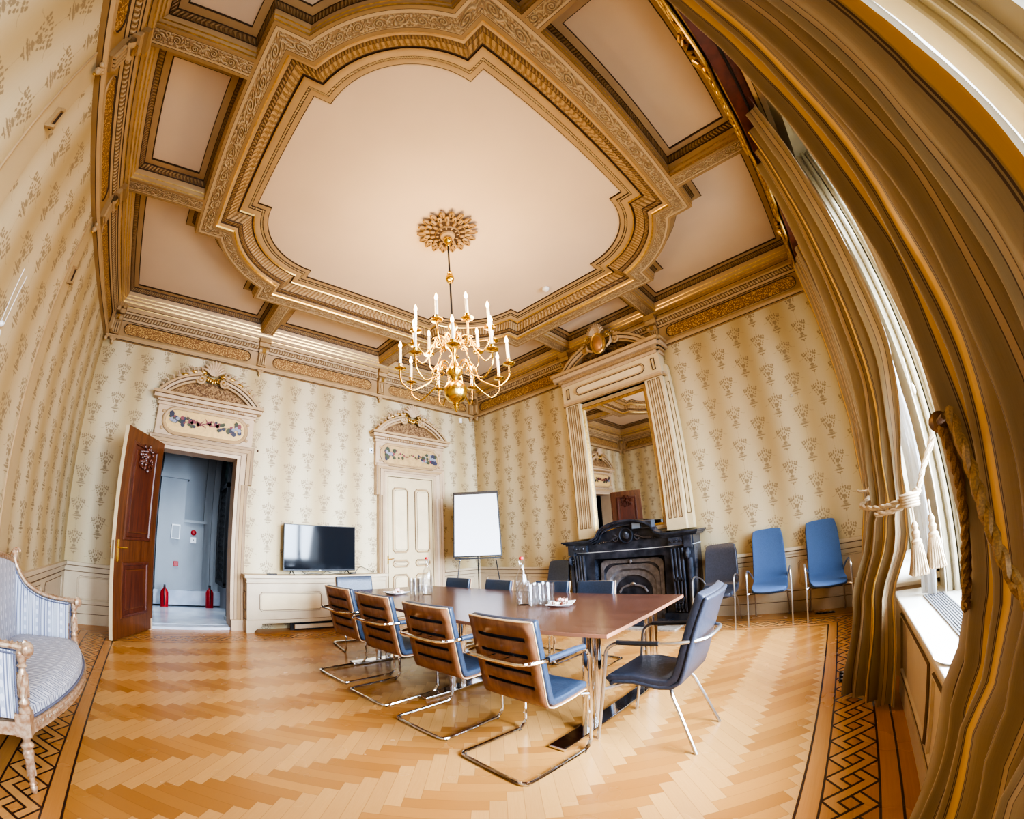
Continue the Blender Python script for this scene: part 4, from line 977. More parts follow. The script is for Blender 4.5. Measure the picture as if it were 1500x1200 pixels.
near=[(3.425,2.445,R(-2),'nearest wood-backed cantilever chair, at the window end of the table'),(3.47,3.27,R(3),'slotted plywood-backed chair second from the window end of the table'),
      (3.48,4.10,R(5),'slotted plywood-backed chair third from the window end of the table'),(3.47,4.83,R(4),'farthest slotted plywood-backed chair, close to the cream cabinet')]
GN='slotted plywood cantilever chairs on the near side of the table'
c0=make_cantilever(near[0][3]); c0.location=(near[0][0],near[0][1],0); c0.rotation_euler=(0,0,near[0][2]); c0['group']=GN
for x,y,a,l in near[1:]: dup(c0,(x,y,0),a,l,GN)
GF='dark leather chairs on the fireplace side of the table'
for x,y,a,l in ((5.33,5.52,R(183),'dark leather chair pushed in opposite, directly below the flipchart left leg'),(5.35,4.72,R(178),'dark leather chair pushed in opposite, below the flipchart right leg'),
                (5.36,3.82,R(181),'dark leather chair pushed in opposite, half hidden by the front bottle'),(5.36,3.22,R(176),'dark leather chair pushed in opposite, in front of the fireplace')):
    dup(c0,(x,y,0),a,l,GF,scale=.925)
dup(c0,(4.05,5.90,0),R(262),'blue-black leather chair at the far end of the table near the television',None)

# ------------------------------------------------------------ side chairs along the fireplace wall
def make_side(label,mat,high,w=.228):
    t=thing('side_chair',label,'chair')
    P=[(.295,.425),(.275,.446),(.15,.460),(-.03,.462),(-.14,.472),(-.19,.50),(-.215,.56)]+[(-.215-.11*(z-.56)/.6,z) for z in [.56+(high-.56)*k/5 for k in range(1,6)]]
    m=MB(); cols=[-1,-.93,-.8,-.5,0,.5,.8,.93,1]; n_=len(P); rs=[]
    for i,(x,z) in enumerate(P):
        f=1.04-.10*max(0,(z-.5)/(high-.5)); f*=(.80,.93)[i] if i<2 else 1; f*=.93 if i==n_-1 else 1
        rs.append(m.add([(x+(.016*(1-c*c) if z<.5 else -.02*(1-c*c)),c*w*f,z-(.012*(1-c*c) if z<.5 else 0)-(.022*abs(c)**6 if i==n_-1 else 0)) for c in cols]))
    for i in range(n_-1):
        for j in range(8): m.face([rs[i]+j,rs[i]+j+1,rs[i+1]+j+1,rs[i+1]+j],mat)
    m.build('seat_pad',parent=t,smooth=60,solid=.05,bevel=.02)
    m=MB(); pad(m,[(x-.0,z-.022) if i<5 else (x-.030,z-.03) for i,(x,z) in enumerate(P[1:])],w-.035,mBLK); m.build('back_shell',parent=t,smooth=60,solid=.012)
    for s in (-1,1):
        m=MB(); m.tube(fillet([(.285,s*.285,0),(.25,s*.285,.675),(.10,s*.285,.70),(-.14,s*.27,.62),(-.20,s*.23,.53)],.08,6),.0115,mSTEEL,8); m.build('arm_leg',parent=t)
        m=MB(); m.tube([(-.30,s*.235,0),(-.20,s*.225,.30),(-.12,s*.19,.43)],.0105,mSTEEL,8); m.build('rear_leg',parent=t)
    m=MB(); m.tube([(.268,-.285,.41),(.20,-.19,.425),(.20,.19,.425),(.268,.285,.41)],.010,mSTEEL,7); m.build('crossbar',parent=t)
    return t
b=make_side('blue fabric high-backed armchair nearest the window curtain','mBLUE' and mBLUE,1.19); b.location=(7.52,.86,0); b.rotation_euler=(0,0,R(185)); b['group']='blue fabric chairs against the wall'
dup(b,(7.51,1.62,0),R(185),'blue fabric high-backed armchair between the black one and its blue twin','blue fabric chairs against the wall')
b=make_side('black leather side chair beside the right flank of the fireplace',mLEA,1.08,.24); b.location=(7.36,2.31,0); b.rotation_euler=(0,0,R(180))
dup(b,(7.30,5.17,0),R(176),'black leather side chair in shadow left of the fireplace',scale=(1,1,.95))

# ------------------------------------------------------------ black leather armchair at the head
t=thing('leather_armchair','black leather armchair with steel arm loops at the window end of the table','armchair',(4.14,1.86,0),R(90))
P=[(.27,.405),(.25,.43),(.10,.445),(-.08,.425),(-.16,.432),(-.205,.47),(-.235,.56),(-.27,.70),(-.315,.84),(-.365,.965),(-.385,.995)]
m=MB(); pad(m,[(x+.02,z+.012) for x,z in P],.245,mLEA); m.build('seat_pad',parent=t,smooth=60,solid=.055,bevel=.02)
m=MB(); pad(m,[(x,z-.012) if i<5 else (x-.014,z-.008) for i,(x,z) in enumerate(P)],.252,mLEA); m.build('back_shell',parent=t,smooth=60,solid=.03,bevel=.012)
m=MB()
pts=[(.325,-.29,0),(.27,-.29,.66),(.20,-.29,.705),(-.18,-.285,.715),(-.37,-.20,.725),(-.385,0,.73)]; pts=pts+[(x,-y,z) for x,y,z in pts[-2::-1]]
m.tube(fillet(pts,.09,6),.0125,mSTEEL,8); m.build('arm_loop',parent=t)
for s in (-1,1):
    m=MB(); m.tube(fillet([(-.10,s*.02,.395),(-.14,s*.20,.385),(-.345,s*.25,0)],.07,5),.0125,mSTEEL,8); m.build('rear_leg',parent=t)
    m=MB(); m.tube([(.19,s*.29,.708),(-.10,s*.287,.715)],.0165,mBLK,8); m.build('arm_sleeve',parent=t)
m=MB(); m.tube([(.295,-.29,.37),(.20,-.20,.395),(.20,.20,.395),(.295,.29,.37)],.011,mSTEEL,7); m.build('crossbar',parent=t)

# ------------------------------------------------------------ on the table
def bottle(x,y,l):
    t=thing('water_bottle',l,'bottle',(x,y,TZ),0,'swing-top water bottles on the table')
    m=MB(); m.lathe([(0,.0),(.058,.0),(.062,.01),(.062,.25),(.056,.29),(.03,.345),(.022,.37),(.022,.435),(.025,.44),(.025,.45)],mDRINK,20,caps=False)
    m.build('glass_body',parent=t,smooth=50)
    m=MB()
    for i in range(10):
        for j in range(9):
            a=2*PI*(i+.5*(j%2))/10; m.ball((.0625*cos(a),.0625*sin(a),.035+j*.024),(.007,.007,.009),mEMB,5,4)
    m.build('embossing',parent=t)
    m=MB(); m.lathe([(0,.45),(.022,.45),(.024,.465),(.018,.478),(0,.48)],mRED,14,caps=False); m.build('stopper',parent=t)
    m=MB(); m.tube([(0,-.026,.40),(.0,-.034,.43),(0,-.02,.475),(0,.02,.475),(0,.034,.43),(0,.026,.40)],.003,mSTEEL,5); m.tube([(.026*cos(a),.026*sin(a),.40) for a in [2*PI*i/12 for i in range(12)]],.003,mSTEEL,5,closed=True); m.build('wire_bail',parent=t)
bottle(4.53,4.97,'clear swing-top water bottle with red stopper, farther along the table'); bottle(4.53,3.42,'clear swing-top water bottle with red stopper, the nearer one')
gl=None
G=[(4.43,5.07,0),(4.53,5.12,0),(4.44,5.17,0)],[(4.50,3.27,1),(4.60,3.24,1),(4.65,3.34,1),(4.75,3.31,1),(4.70,3.215,1)]
GLB={0:'tall clear drinking glass clustered behind the farther bottle',1:'tall clear drinking glass clustered beside the nearer bottle'}
GRP={0:'glasses by the farther bottle',1:'glasses by the nearer bottle'}
for grp in G:
    for x,y,k in grp:
        if gl is None:
            m=MB(); m.lathe([(0,.004),(.034,.0),(.036,.004),(.044,.20),(.0455,.205),(.042,.20),(.033,.02),(0,.018)],mDRINK,18,caps=False)
            for i in range(12): a=2*PI*i/12; m.tube([(.0365*cos(a),.0365*sin(a),.02),(.044*cos(a),.044*sin(a),.19)],.003,mEMB,4)
            gl=m.build('drinking_glass',smooth=50); o=gl
        else: o=gl.copy(); COL.objects.link(o)
        o.location=(x,y,TZ); tag(o,GLB[k],'glass',GRP[k])
def plate(x,y,rz,l,k,n):
    m=MB(); P=[(.0,.006),(.07,.006),(.10,.012),(.135,.026),(.138,.022),(.10,.004),(.0,.0)]
    def sqr(r,z): 
        q=[]; 
        for i in range(4):
            a=PI/4+i*PI/2; q.append((r*1.25*cos(a),r*1.25*sin(a)*1.0)); a2=a+PI/4; q.append((r*.84*cos(a2),r*.84*sin(a2)))
        return [(X,Y,z+(.008 if j%2==0 and r>.12 else 0)) for j,(X,Y) in enumerate(q)]
    m.rings([sqr(max(r,.001),z) for r,z in P],mCERAM); o=m.build('serving_plate',loc=(x,y,TZ),smooth=50); o.rotation_euler=(0,0,rz); tag(o,l,'plate','square white serving plates')
    rr=random.Random(n); base={}
    for j in range(k):
        a=rr.uniform(0,6.28); d=.085*rr.random()**.5; c=rr.choice((0,0,1,2)); dz=.012+(.028 if d<.045 and j>5 else 0)
        if c not in base:
            q=MB(); q.ball((0,0,.017),(.024,.018,.017),mCHOC[c],8,6)
            if c: 
                for s in (-1,1): q.lathe([(.004,.0),(.016,.014)],mCHOC[c],8,T=lambda X,Y,Z,s=s:(s*(.02+Z),X,.017+Y),caps=False)
            b_=q.build(('chocolate','wrapped_sweet','wrapped_sweet')[c],smooth=60); base[c]=b_
        else: b_=base[c].copy(); COL.objects.link(b_)
        b_.location=(x+d*cos(a),y+d*sin(a),TZ+dz); b_.rotation_euler=(0,0,rr.uniform(0,6))
        tag(b_,('dark bare chocolate','pink-wrapped sweet','cream-wrapped sweet')[c]+' heaped on the %s white plate'%('nearer' if k>10 else 'farther'),'sweet',('chocolates' if c==0 else ('pink sweets' if c==1 else 'cream sweets'))+' on the %s plate'%('nearer' if k>10 else 'farther'))
plate(4.60,3.02,R(25),'square white plate of wrapped sweets at the near part of the table',16,5); plate(4.26,5.27,R(10),'square white plate of chocolates at the far part of the table',9,6)

# ------------------------------------------------------------ flipchart
fa=math.atan2(.722-6.40,1.384-6.85); fd=Vector((cos(fa),sin(fa),0))
t=thing('flipchart','white flipchart easel on thin black legs in the far corner','flipchart',(6.80,6.43,0),fa+PI/2)
m=MB(); m.box((-.43,-.012,1.17),(.43,.012,2.42),mBLK,T=lambda x,y,z:(x*(1+(z-2.4)*-.05),y+(z-1.17)*.10-.06,z)); fb=m.build('board',parent=t,smooth=0,bevel=.006)
m=MB(); m.box((-.405,-.020,1.195),(.405,-.013,2.37),mPAPER,T=lambda x,y,z:(x*(1+(z-2.4)*-.05),y+(z-1.17)*.10-.06,z)); m.build('paper_pad',parent=fb,smooth=0)
m=MB(); m.box((-.41,-.03,2.365),(.41,-.012,2.405),mSTEEL if False else mBLK,T=lambda x,y,z:(x,y+(z-1.17)*.10-.06,z)); m.build('clamp_bar',parent=fb,smooth=0)
m=MB(); m.box((-.43,-.11,1.13),(.43,-.0,1.155),mBLK,T=lambda x,y,z:(x,y-.03,z)); m.build('pen_tray',parent=t,smooth=0)
for s in (-1,1):
    m=MB(); m.tube([(s*.33,-.06,1.16),(s*.48,-.30,.0)],.011,mBLK,6); m.ball((s*.335,-.07,1.12),.02,mCHR,7,5); m.build('leg',parent=t)
m=MB(); m.tube([(0,.02,1.2),(0,.42,.0)],.011,mBLK,6); m.build('leg',parent=t)

# ------------------------------------------------------------ settee
SX0,SY0=.10,3.88
t=thing('settee','carved silver-gilt settee in pale blue striped silk along the left wall','sofa',(SX0,SY0,0))
hl=.80
def bow(y): return .60+.17*(1-(y/hl)**2)
m=MB()   # cushion, crowned and bowed at the front
rows=[];ny=20;nx=8
for i in range(ny+1):
    y=-hl+.04+(2*hl-.08)*i/ny; rows.append([(.10+(bow(y)-.10)*j/nx,y,.455+.055*math.sqrt(max(0,1-(2*j/nx-1)**4))*math.sqrt(max(0,1-(2*i/ny-1)**6))) for j in range(nx+1)])
b=[m.add(r) for r in rows]
for i in range(ny):
    for j in range(nx):
        q=[b[i]+j,b[i]+j+1,b[i+1]+j+1,b[i+1]+j]; uv=[(rows[i][j][1],rows[i][j][0]),(rows[i][j+1][1],rows[i][j+1][0]),(rows[i+1][j+1][1],rows[i+1][j+1][0]),(rows[i+1][j][1],rows[i+1][j][0])]; m.face(q,mSOFA,uv)
fe=[r[-1] for r in rows]; m.rings([fe,[(x+.005,y,.41) for x,y,z in fe]],mSOFA,closed=False)
for r in (rows[0],rows[-1]): m.rings([r,[(x,y,.41) for x,y,z in r]],mSOFA,closed=False)
cu=m.build('seat_cushion',parent=t,smooth=60)
m=MB(); m.tube([(x+.012,y,.408) for x,y,z in fe],.008,mPIPE,6); m.build('gimp',parent=cu)
m=MB(); fr_=[(bow(y)+.012,y) for y in [-hl+2*hl*i/24 for i in range(25)]]
for z0,z1,h in ((.33,.345,.018),(.345,.385,.006),(.385,.40,.018)): m.rings([[(x-.03,y,z0) for x,y in fr_],[(x+h,y,z0) for x,y in fr_],[(x+h,y,z1) for x,y in fr_],[(x-.03,y,z1) for x,y in fr_]],mSGILT,closed=False)
for k in range(70): y=-hl+.03+(2*hl-.06)*k/69; m.ball((bow(y)+.020,y,.365),(.006,.009,.012),mSGILT,6,4)
for s in (-1,1): m.box((.02,s*hl-.025,.33),(.60,s*hl+.025,.40),mSGILT)
m.box((.0,-hl,.33),(.04,hl,.40),mSGILT); m.build('seat_rail',parent=t,smooth=40)
LEG=[(.012,0),(.018,.01),(.020,.035),(.013,.045),(.022,.055),(.014,.07),(.018,.12),(.026,.20),(.032,.235),(.022,.25),(.034,.262),(.036,.275),(.020,.29),(.024,.31),(.036,.325),(.036,.335)]
def settee_leg(x,y,rear=False):
    m=MB(); m.lathe(LEG,mSGILT,14,c=(x,y,0))
    for k in range(7):
        a=2*PI*k/7; m.tube([(x+.021*cos(a+z*6),y+.021*sin(a+z*6),.10+z) for z in (0,.03,.06,.09,.12)],.005,mSGILT,4)
    m.box((x-.04,y-.04,.33),(x+.04,y+.04,.45),mSGILT); m.build('leg',parent=t,smooth=50)
for s in (-1,1): settee_leg(.60,s*hl); settee_leg(.05,s*(hl-.02))
ARC=catmull([(.06,1.10),(.10,1.00),(.17,.90),(.28,.83),(.42,.795),(.60,.785)],6); ARC=[(p[0],p[1]) for p in [(v.x,v.y) for v in [Vector((a[0],a[1],0)) if not isinstance(a,Vector) else a for a in ARC]]] if False else [(v[0],v[1]) for v in catmull([(.06,1.10,0),(.10,1.00,0),(.17,.90,0),(.28,.83,0),(.42,.795,0),(.60,.785,0)],6)]
for s in (-1,1):
    m=MB(); y0=s*hl
    A=[(x,z-.02) for x,z in ARC if x<.57]; 
    for yy in (y0-.024,y0+.024):
        m_i=m.add([(x,yy,z) for x,z in A]+[(x,yy,.42) for x,z in A]); n=len(A)
        for i in range(n-1): m.face([m_i+i,m_i+i+1,m_i+n+i+1,m_i+n+i],mSOFA,[(A[i][0],A[i][1]),(A[i+1][0],A[i+1][1]),(A[i+1][0],.42),(A[i][0],.42)])
    ap=m.build('arm_panel',parent=t,smooth=30)
    m=MB()
    for yy in (y0-.027,y0+.027): m.tube([(x,yy,z-.012) for x,z in A]+[(.575,yy,.75),(.575,yy,.45)],.006,mPIPE,5)
    m.build('gimp',parent=ap)
    m=MB(); m.tube([(x,y0,z) for x,z in ARC]+[(.64,y0,.785)],.030,mSGILT,9,flat=.62)
    for k in range(40): p=ARC[min(len(ARC)-1,int(k/39*(len(ARC)-1)))]; m.ball((p[0]+.004,y0,p[1]+.015),(.007,.020,.010),mSGILT,6,4)
    m.tube([(a,y0,b) for a,b in spiral(.615,.765,.042,1.3,PI/2,-1,18,.15)],.016,mSGILT,7)
    m.ball((.635,y0,.775),(.036,.045,.040),mSGILT,10,7); m.build('arm_rail',parent=t)
    m=MB(); m.lathe([(.034,.44),(.036,.47),(.024,.48),(.032,.50),(.020,.52),(.028,.58),(.030,.62),(.020,.66),(.016,.675),(.028,.69),(.018,.70),(.024,.715),(.030,.75)],mSGILT,12,c=(.605,y0,0))
    for k in range(6):
        a=2*PI*k/6; m.tube([(.605+.027*cos(a+z*8),y0+.027*sin(a+z*8),.53+z) for z in (0,.04,.08,.12)],.006,mSGILT,4)
    m.build('arm_post',parent=t,smooth=50)
m=MB(); TB=[(.05,y,1.04+.10*(1-(y/hl)**2)) for y in [-hl+2*hl*i/20 for i in range(21)]]
a=m.add([(.085-.0,y,z-.02) for x,y,z in TB]+[(.12,y,.42) for x,y,z in TB])
for i in range(20): m.face([a+i,a+i+1,a+22+i,a+21+i],mSOFA,[(TB[i][1],TB[i][2]),(TB[i+1][1],TB[i+1][2]),(TB[i+1][1],.42),(TB[i][1],.42)])
m.quad([(.03,-hl,.40),(.03,hl,.40),(.03,hl,1.04),(.03,-hl,1.04)],mSOFA,[(0,0),(1.6,0),(1.6,.6),(0,.6)]); m.build('back_panel',parent=t,smooth=40)
m=MB(); m.tube(TB,.030,mSGILT,9); 
for s in (-1,1):
    m.tube([(.06,s*hl,.42),(.05,s*hl,1.06)],.026,mSGILT,8); m.ball((.06,s*hl,1.10),(.035,.035,.045),mSGILT,9,7)
    m.tube([(a_+.0,s*hl,b_) for a_,b_ in spiral(.075,1.13,.035,1.2,0,1,14)],.011,mSGILT,6); m.ball((.085,s*hl,1.02),(.022,.022,.03),mSGILT,7,5); m.ball((.11,s*hl,.965),(.018,.018,.022),mSGILT,7,5)
for k in range(9): m.ball((.06,(k-4)*.05,1.17-abs(k-4)*.01),(.03,.035,.035),mSGILT,7,5)
m.build('crest_rail',parent=t)
# floor sockets
for x,y,rz,l in ((5.30,.70,0,'black multi-socket floor outlet in the border beside the curtain foot'),(7.67,.92,PI/2,'black multi-socket floor outlet by the wall under the blue chairs')):
    m=MB(); m.box((-.13,-.035,0),(.13,.035,.006),mSTEEL if False else mBLK)
    for k in range(3): m.box((-.11+k*.08,-.028,.006),(-.05+k*.08,.028,.014),mBLK); m.lathe([(.0,.015),(.016,.0145),(.018,.014)],mSTEEL,10,c=(-.08+k*.08,0,0),caps=False)
    o=m.build('floor_socket',loc=(x,y,0.001),smooth=0); o.rotation_euler=(0,0,rz); tag(o,l,'socket','floor sockets')
# ------------------------------------------------------------ ceiling rose, smoke detector
mb=MB(); mb.lathe([(0,-.0),(.30,0),(.31,-.02),(.24,-.03),(.23,-.05),(.16,-.055),(.15,-.08),(.10,-.085),(.09,-.11),(.05,-.12),(.04,-.15),(0,-.15)],[mSURR,mT2,mDK,mT2,mDK,mT2,mDK,mT2,mT2,mT2,mT2],36,caps=False)
for ring,(n,r,s) in enumerate(((18,.335,.055),(18,.27,.045),(14,.20,.035),(12,.13,.025))):
    for k in range(n):
        a=2*PI*(k+.5*(ring%2))/n; rot=Matrix.Rotation(a,3,'Z')
        mb.ball((r*cos(a),r*sin(a),-.03-.012*ring),(s*1.15,s*.72,.022),mT if ring%2==0 else mT2,10,6,rot=rot); 
        if ring<2: mb.ball(((r+.04)*cos(a),(r+.04)*sin(a),-.045-.01*ring),(.014,.014,.012),mG,6,4); mb.ball((r*cos(a),r*sin(a),-.052-.012*ring),(s*.7,.006,.006),mDK,6,4,rot=rot)
tag(mb.build('ceiling_rose',loc=(XC,YC,5.246)),'carved plaster ceiling rose of leafy petals above the chandelier','ceiling rose')
mb=MB(); mb.lathe([(0,-.055),(.03,-.05),(.045,-.03),(.055,-.025),(.058,0),(0,0)],mWHITE,20,caps=False); tag(mb.build('smoke_detector',loc=(6.10,3.77,5.246)),'small round white smoke detector on the central ceiling panel','smoke detector')
# ------------------------------------------------------------ chandelier
t=thing('chandelier','two-tier brass chandelier with lit candle bulbs hanging from the central rose','chandelier',(XC,YC,0))
m=MB(); m.lathe([(0,5.10),(.055,5.10),(.05,5.06),(.02,5.03),(.03,5.0),(.012,4.98)],mBRASS,16,caps=False); m.build('canopy',parent=t,smooth=60)
m=MB(); m.tube([(0,0,4.99),(0,0,3.90)],.011,mBLK,8); m.build('rod',parent=t)
m=MB(); m.lathe([(0,4.56),(.022,4.56),(.034,4.53),(.02,4.52),(.045,4.49),(.052,4.455),(.042,4.42),(.018,4.405),(.024,4.385),(0,4.38)],mBRASS,18,caps=False); m.build('knop',parent=t,smooth=60)
m=MB(); m.lathe([(0,3.92),(.018,3.92),(.03,3.88),(.018,3.84),(.05,3.80),(.058,3.76),(.03,3.72),(.024,3.62),(.05,3.58),(.085,3.55),(.09,3.52),(.05,3.49),(.025,3.44),(.02,3.36),(.045,3.31),(.06,3.27),(.085,3.24),(.09,3.20),(.05,3.16),(.03,3.12),(.05,3.105),(.09,3.085),(.117,3.03),(.123,2.98),(.112,2.93),(.08,2.885),(.035,2.865),(.028,2.85),(.04,2.84),(.02,2.825),(.032,2.81),(.018,2.79),(.008,2.765),(0,2.76)],mBRASS,28,caps=False); m.build('turned_body',parent=t,smooth=70)
def make_arm(Rr,z0,zc):
    # arm in the local xz plane, hub height z0, candle cup height zc
    a=t_arm=MB(); lo=min(z0,zc)-.23*Rr/.58
    P=[(.05,0,z0),(.13,0,z0+.07),(.20,0,z0+.045),(.235,0,z0-.04),(.26,0,lo+.10),(.34*Rr/.58+.06,0,lo+.01),(.47*Rr/.58+.0,0,lo),(Rr-.015,0,lo+.09),(Rr,0,zc-.02)]
    a.tube(catmull(P,6),.0085,mBRASS,7)
    a.tube([(q[0],0,q[1]) for q in spiral(.155,z0+.01,.045,1.2,PI/2,-1,14)],.006,mBRASS,5); a.tube([(q[0],0,q[1]) for q in spiral(.215,lo+.19,.035,1.2,0,1,14)],.005,mBRASS,5)
    o=a.build('arm',parent=t,smooth=60)
    d=MB(); d.lathe([(.0,zc-.02),(.02,zc-.018),(.062,zc-.008),(.066,zc),(.02,zc+.002),(.014,zc+.012),(.020,zc+.03),(.022,zc+.055),(.0,zc+.056)],mBRASS,16,c=(Rr,0,0),caps=False); d.build('drip_pan',parent=o,smooth=60)
    c=MB(); c.lathe([(.0165,zc+.05),(.0165,zc+.235),(.012,zc+.243)],mWAX,12,c=(Rr,0,0)); c.build('candle',parent=o,smooth=50)
    f=MB(); f.lathe([(.008,zc+.243),(.017,zc+.262),(.019,zc+.28),(.012,zc+.31),(.002,zc+.335)],mFLAME,10,c=(Rr,0,0)); f.build('bulb',parent=o,smooth=60)
    return o
base_az=math.atan2(CAMP_Y-YC,CAMP_X-XC)
def ringarms(n,Rr,z0,zc,ph):
    src=make_arm(Rr,z0,zc); src.rotation_euler=(0,0,base_az+ph)
    for k in range(1,n):
        c=src.copy(); COL.objects.link(c); c.parent=t; c.rotation_euler=(0,0,base_az+ph+2*PI*k/n)
        for g in src.children: d=g.copy(); COL.objects.link(d); d.parent=c
ringarms(9,.585,3.23,3.24,0); ringarms(9,.455,3.55,3.62,R(20))
# ------------------------------------------------------------ curtains
def interp(K,z):
    # K: list of (z, (x0,y0), (x1,y1), amp) from top to bottom
    for a,b in zip(K,K[1:]):
        if a[0]>=z>=b[0]:
            f=(a[0]-z)/(a[0]-b[0]); f=f*f*(3-2*f)
            L=lambda p,q:(p[0]*(1-f)+q[0]*f,p[1]*(1-f)+q[1]*f)
            return L(a[1],b[1]),L(a[2],b[2]),a[3]*(1-f)+b[3]*f
    return K[-1][1:]
def drape(name,K,folds,mat,width,label,cat='curtain',seed=1,parent=None,group=None,ns=120,nz=44,side=1,sharp=.35):
    rr=random.Random(seed); ph=[rr.uniform(0,6.28) for _ in range(4)]
    m=MB(); z0,z1=K[0][0],K[-1][0]; rows=[]
    for j in range(nz+1):
        z=z0+(z1-z0)*j/nz; p,q,A=interp(K,z); dx,dy=q[0]-p[0],q[1]-p[1]; L=math.hypot(dx,dy) or 1; nx,ny=-dy/L*side,dx/L*side; row=[]
        for i in range(ns+1):
            s=i/ns; w=2*PI*folds*s+ph[0]*.2+.5*sin(2*PI*s*2+ph[1]); o=A*(sin(w)+sharp*sin(2*w+ph[2])+.25*sin(w*.5+ph[3]+z*.6)); tx=A*.35*cos(w)*(-1)
            o+=.006*sin(z*9+s*14+ph[3])*(1 if z<2.2 else .4)
            row.append((p[0]+dx*s+nx*o+dx/L*tx*.6,p[1]+dy*s+ny*o+dy/L*tx*.6,z))
        rows.append(row)
    b=[m.add(r) for r in rows]
    for j in range(nz):
        for i in range(ns): m.face([b[j]+i,b[j]+i+1,b[j+1]+i+1,b[j+1]+i],mat,[(i/ns*width,rows[j][0][2]),((i+1)/ns*width,rows[j][0][2]),((i+1)/ns*width,rows[j+1][0][2]),(i/ns*width,rows[j+1][0][2])])
    o=m.build(name,parent=parent,smooth=75)
    if label: tag(o,label,cat,group)
    return o
def cord_loop(pts,r,mat,m): 
    # two twisted strands along the path
    P=catmull(pts,8)
    for s in (0,PI):
        Q=[]
        for i,p in enumerate(P):
            a=P[max(0,i-1)];b=P[min(len(P)-1,i+1)]; tt=(b-a).normalized(); x=tt.orthogonal().normalized(); y=tt.cross(x); ang=i*1.1+s
            Q.append(p+(x*cos(ang)+y*sin(ang))*r*.6)
        m.tube(Q,r,mat,6)
def tassel(m,x,y,z,s,mat):
    m.tube([(x,y,z),(x,y,z-.10*s)],.006*s,mat,6)
    m.lathe([(.0,0),(.012*s,-.005*s),(.022*s,-.03*s),(.016*s,-.05*s),(.026*s,-.07*s),(.020*s,-.10*s),(.034*s,-.115*s),(.030*s,-.14*s)],mat,12,c=(x,y,z-.08*s),caps=False)
    for k in range(22):
        a=2*PI*k/22; r0=.028*s; r1=.056*s*(1+.1*sin(k*5)); m.tube([(x+r0*cos(a),y+r0*sin(a),z-.215*s),(x+(r0+r1)/2*cos(a),y+(r0+r1)/2*sin(a),z-.29*s),(x+r1*cos(a),y+r1*sin(a),z-.375*s)],[.007*s,.006*s,.0075*s],mat,5)
        m.ball((x+r1*cos(a),y+r1*sin(a),z-.38*s),.009*s,mat,5,4)
# curtain at the far side of the big window
K=[(4.42,(4.17,.13),(5.10,.25),.045),(2.3,(4.22,.13),(5.05,.30),.045),(1.36,(4.56,.22),(4.82,.42),.022),(1.15,(4.58,.24),(4.90,.50),.028),(.70,(4.66,.36),(4.92,.62),.035),(.02,(4.62,.37),(4.94,.70),.05)]
drape('striped_curtain',K,4,mCURT,2.3,'gold and taupe striped silk curtain tied back between the two windows',seed=3,side=-1)
K=[(4.42,(6.62,.14),(7.25,.26),.035),(2.2,(6.75,.14),(7.25,.26),.035),(1.44,(7.03,.19),(7.2,.30),.018),(.74,(7.02,.34),(7.22,.40),.03),(.02,(7.0,.37),(7.25,.44),.035)]
drape('striped_curtain',K,3,mCURT,1.5,'gold and taupe striped silk curtain tied back beyond the farther window',seed=5,ns=90,side=-1)
K=[(4.42,(2.08,.19),(3.16,.24),.065),(1.55,(2.16,.20),(3.06,.265),.06),(1.15,(2.22,.24),(2.99,.285),.045),(.95,(2.25,.28),(2.99,.315),.04),(.75,(2.28,.32),(3.0,.365),.04),(.02,(2.28,.38),(2.98,.46),.055)]
drape('striped_curtain',K,4.5,mCURT,2.3,'huge gold and taupe striped silk curtain at the right edge, closest to the camera',seed=11,ns=240,nz=70,side=-1)
K=[(4.15,(2.02,.04),(2.14,.12),.012),(1.5,(2.06,.05),(2.17,.13),.012),(.72,(2.15,.06),(2.24,.14),.012)]
#drape('voile_curtain',K,3,mLINING,.8,'pale voile edge behind the huge near curtain',seed=4,ns=40,nz=30)
K=[(4.15,(4.52,.06),(4.71,.15),.012),(2.6,(4.58,.07),(4.71,.15),.012),(.72,(4.62,.08),(4.71,.17),.010)]
drape('voile_curtain',K,5,mSHEER,1.2,'white voile hanging beside the tied curtain between the windows',seed=6,ns=80,nz=30)
# tiebacks
t=thing('curtain_tieback','cream silk rope tieback with two fringed tassels on the curtain between the windows','tieback',(0,0,0))
m=MB(); cord_loop([(4.50,-.02,1.66),(4.50,.08,1.50),(4.46,.16,1.37),(4.50,.30,1.32),(4.62,.42,1.31),(4.80,.50,1.34),(4.90,.40,1.39),(4.86,.2,1.44)],.012,mCORD,m); cord_loop([(4.50,-.02,1.64),(4.52,.10,1.45),(4.44,.18,1.33),(4.48,.31,1.28),(4.60,.43,1.27)],.012,mCORD,m); m.build('cord',parent=t)
m=MB(); m.ball((4.44,.22,1.32),(.045,.05,.05),mCORD,12,9); 
for k in range(5): m.tube([(4.44+.05*cos(a),.22+.055*sin(a),1.32+(k-2)*.016) for a in [2*PI*i/14 for i in range(14)]],.008,mCORD,5,closed=True)
m.build('knot',parent=t)
for x,y,z in ((4.40,.22,1.28),(4.42,.11,1.30)):
    m=MB(); tassel(m,x,y,z,1.0,mCORD); m.build('tassel',parent=t)
t=thing('curtain_tieback','small cream rope tieback and tassel on the curtain beyond the farther window','tieback',(0,0,0))
m=MB(); cord_loop([(7.2,.03,1.6),(7.05,.12,1.48),(6.98,.22,1.44),(7.05,.33,1.44),(7.18,.36,1.46)],.010,mCORD,m); m.ball((6.98,.22,1.44),(.035,.04,.04),mCORD,9,7); m.build('cord',parent=t)
m=MB(); tassel(m,6.96,.21,1.42,.9,mCORD); m.build('tassel',parent=t)
t=thing('curtain_tieback','twisted gold rope tieback looped over a rod on the huge near curtain','tieback',(0,0,0))
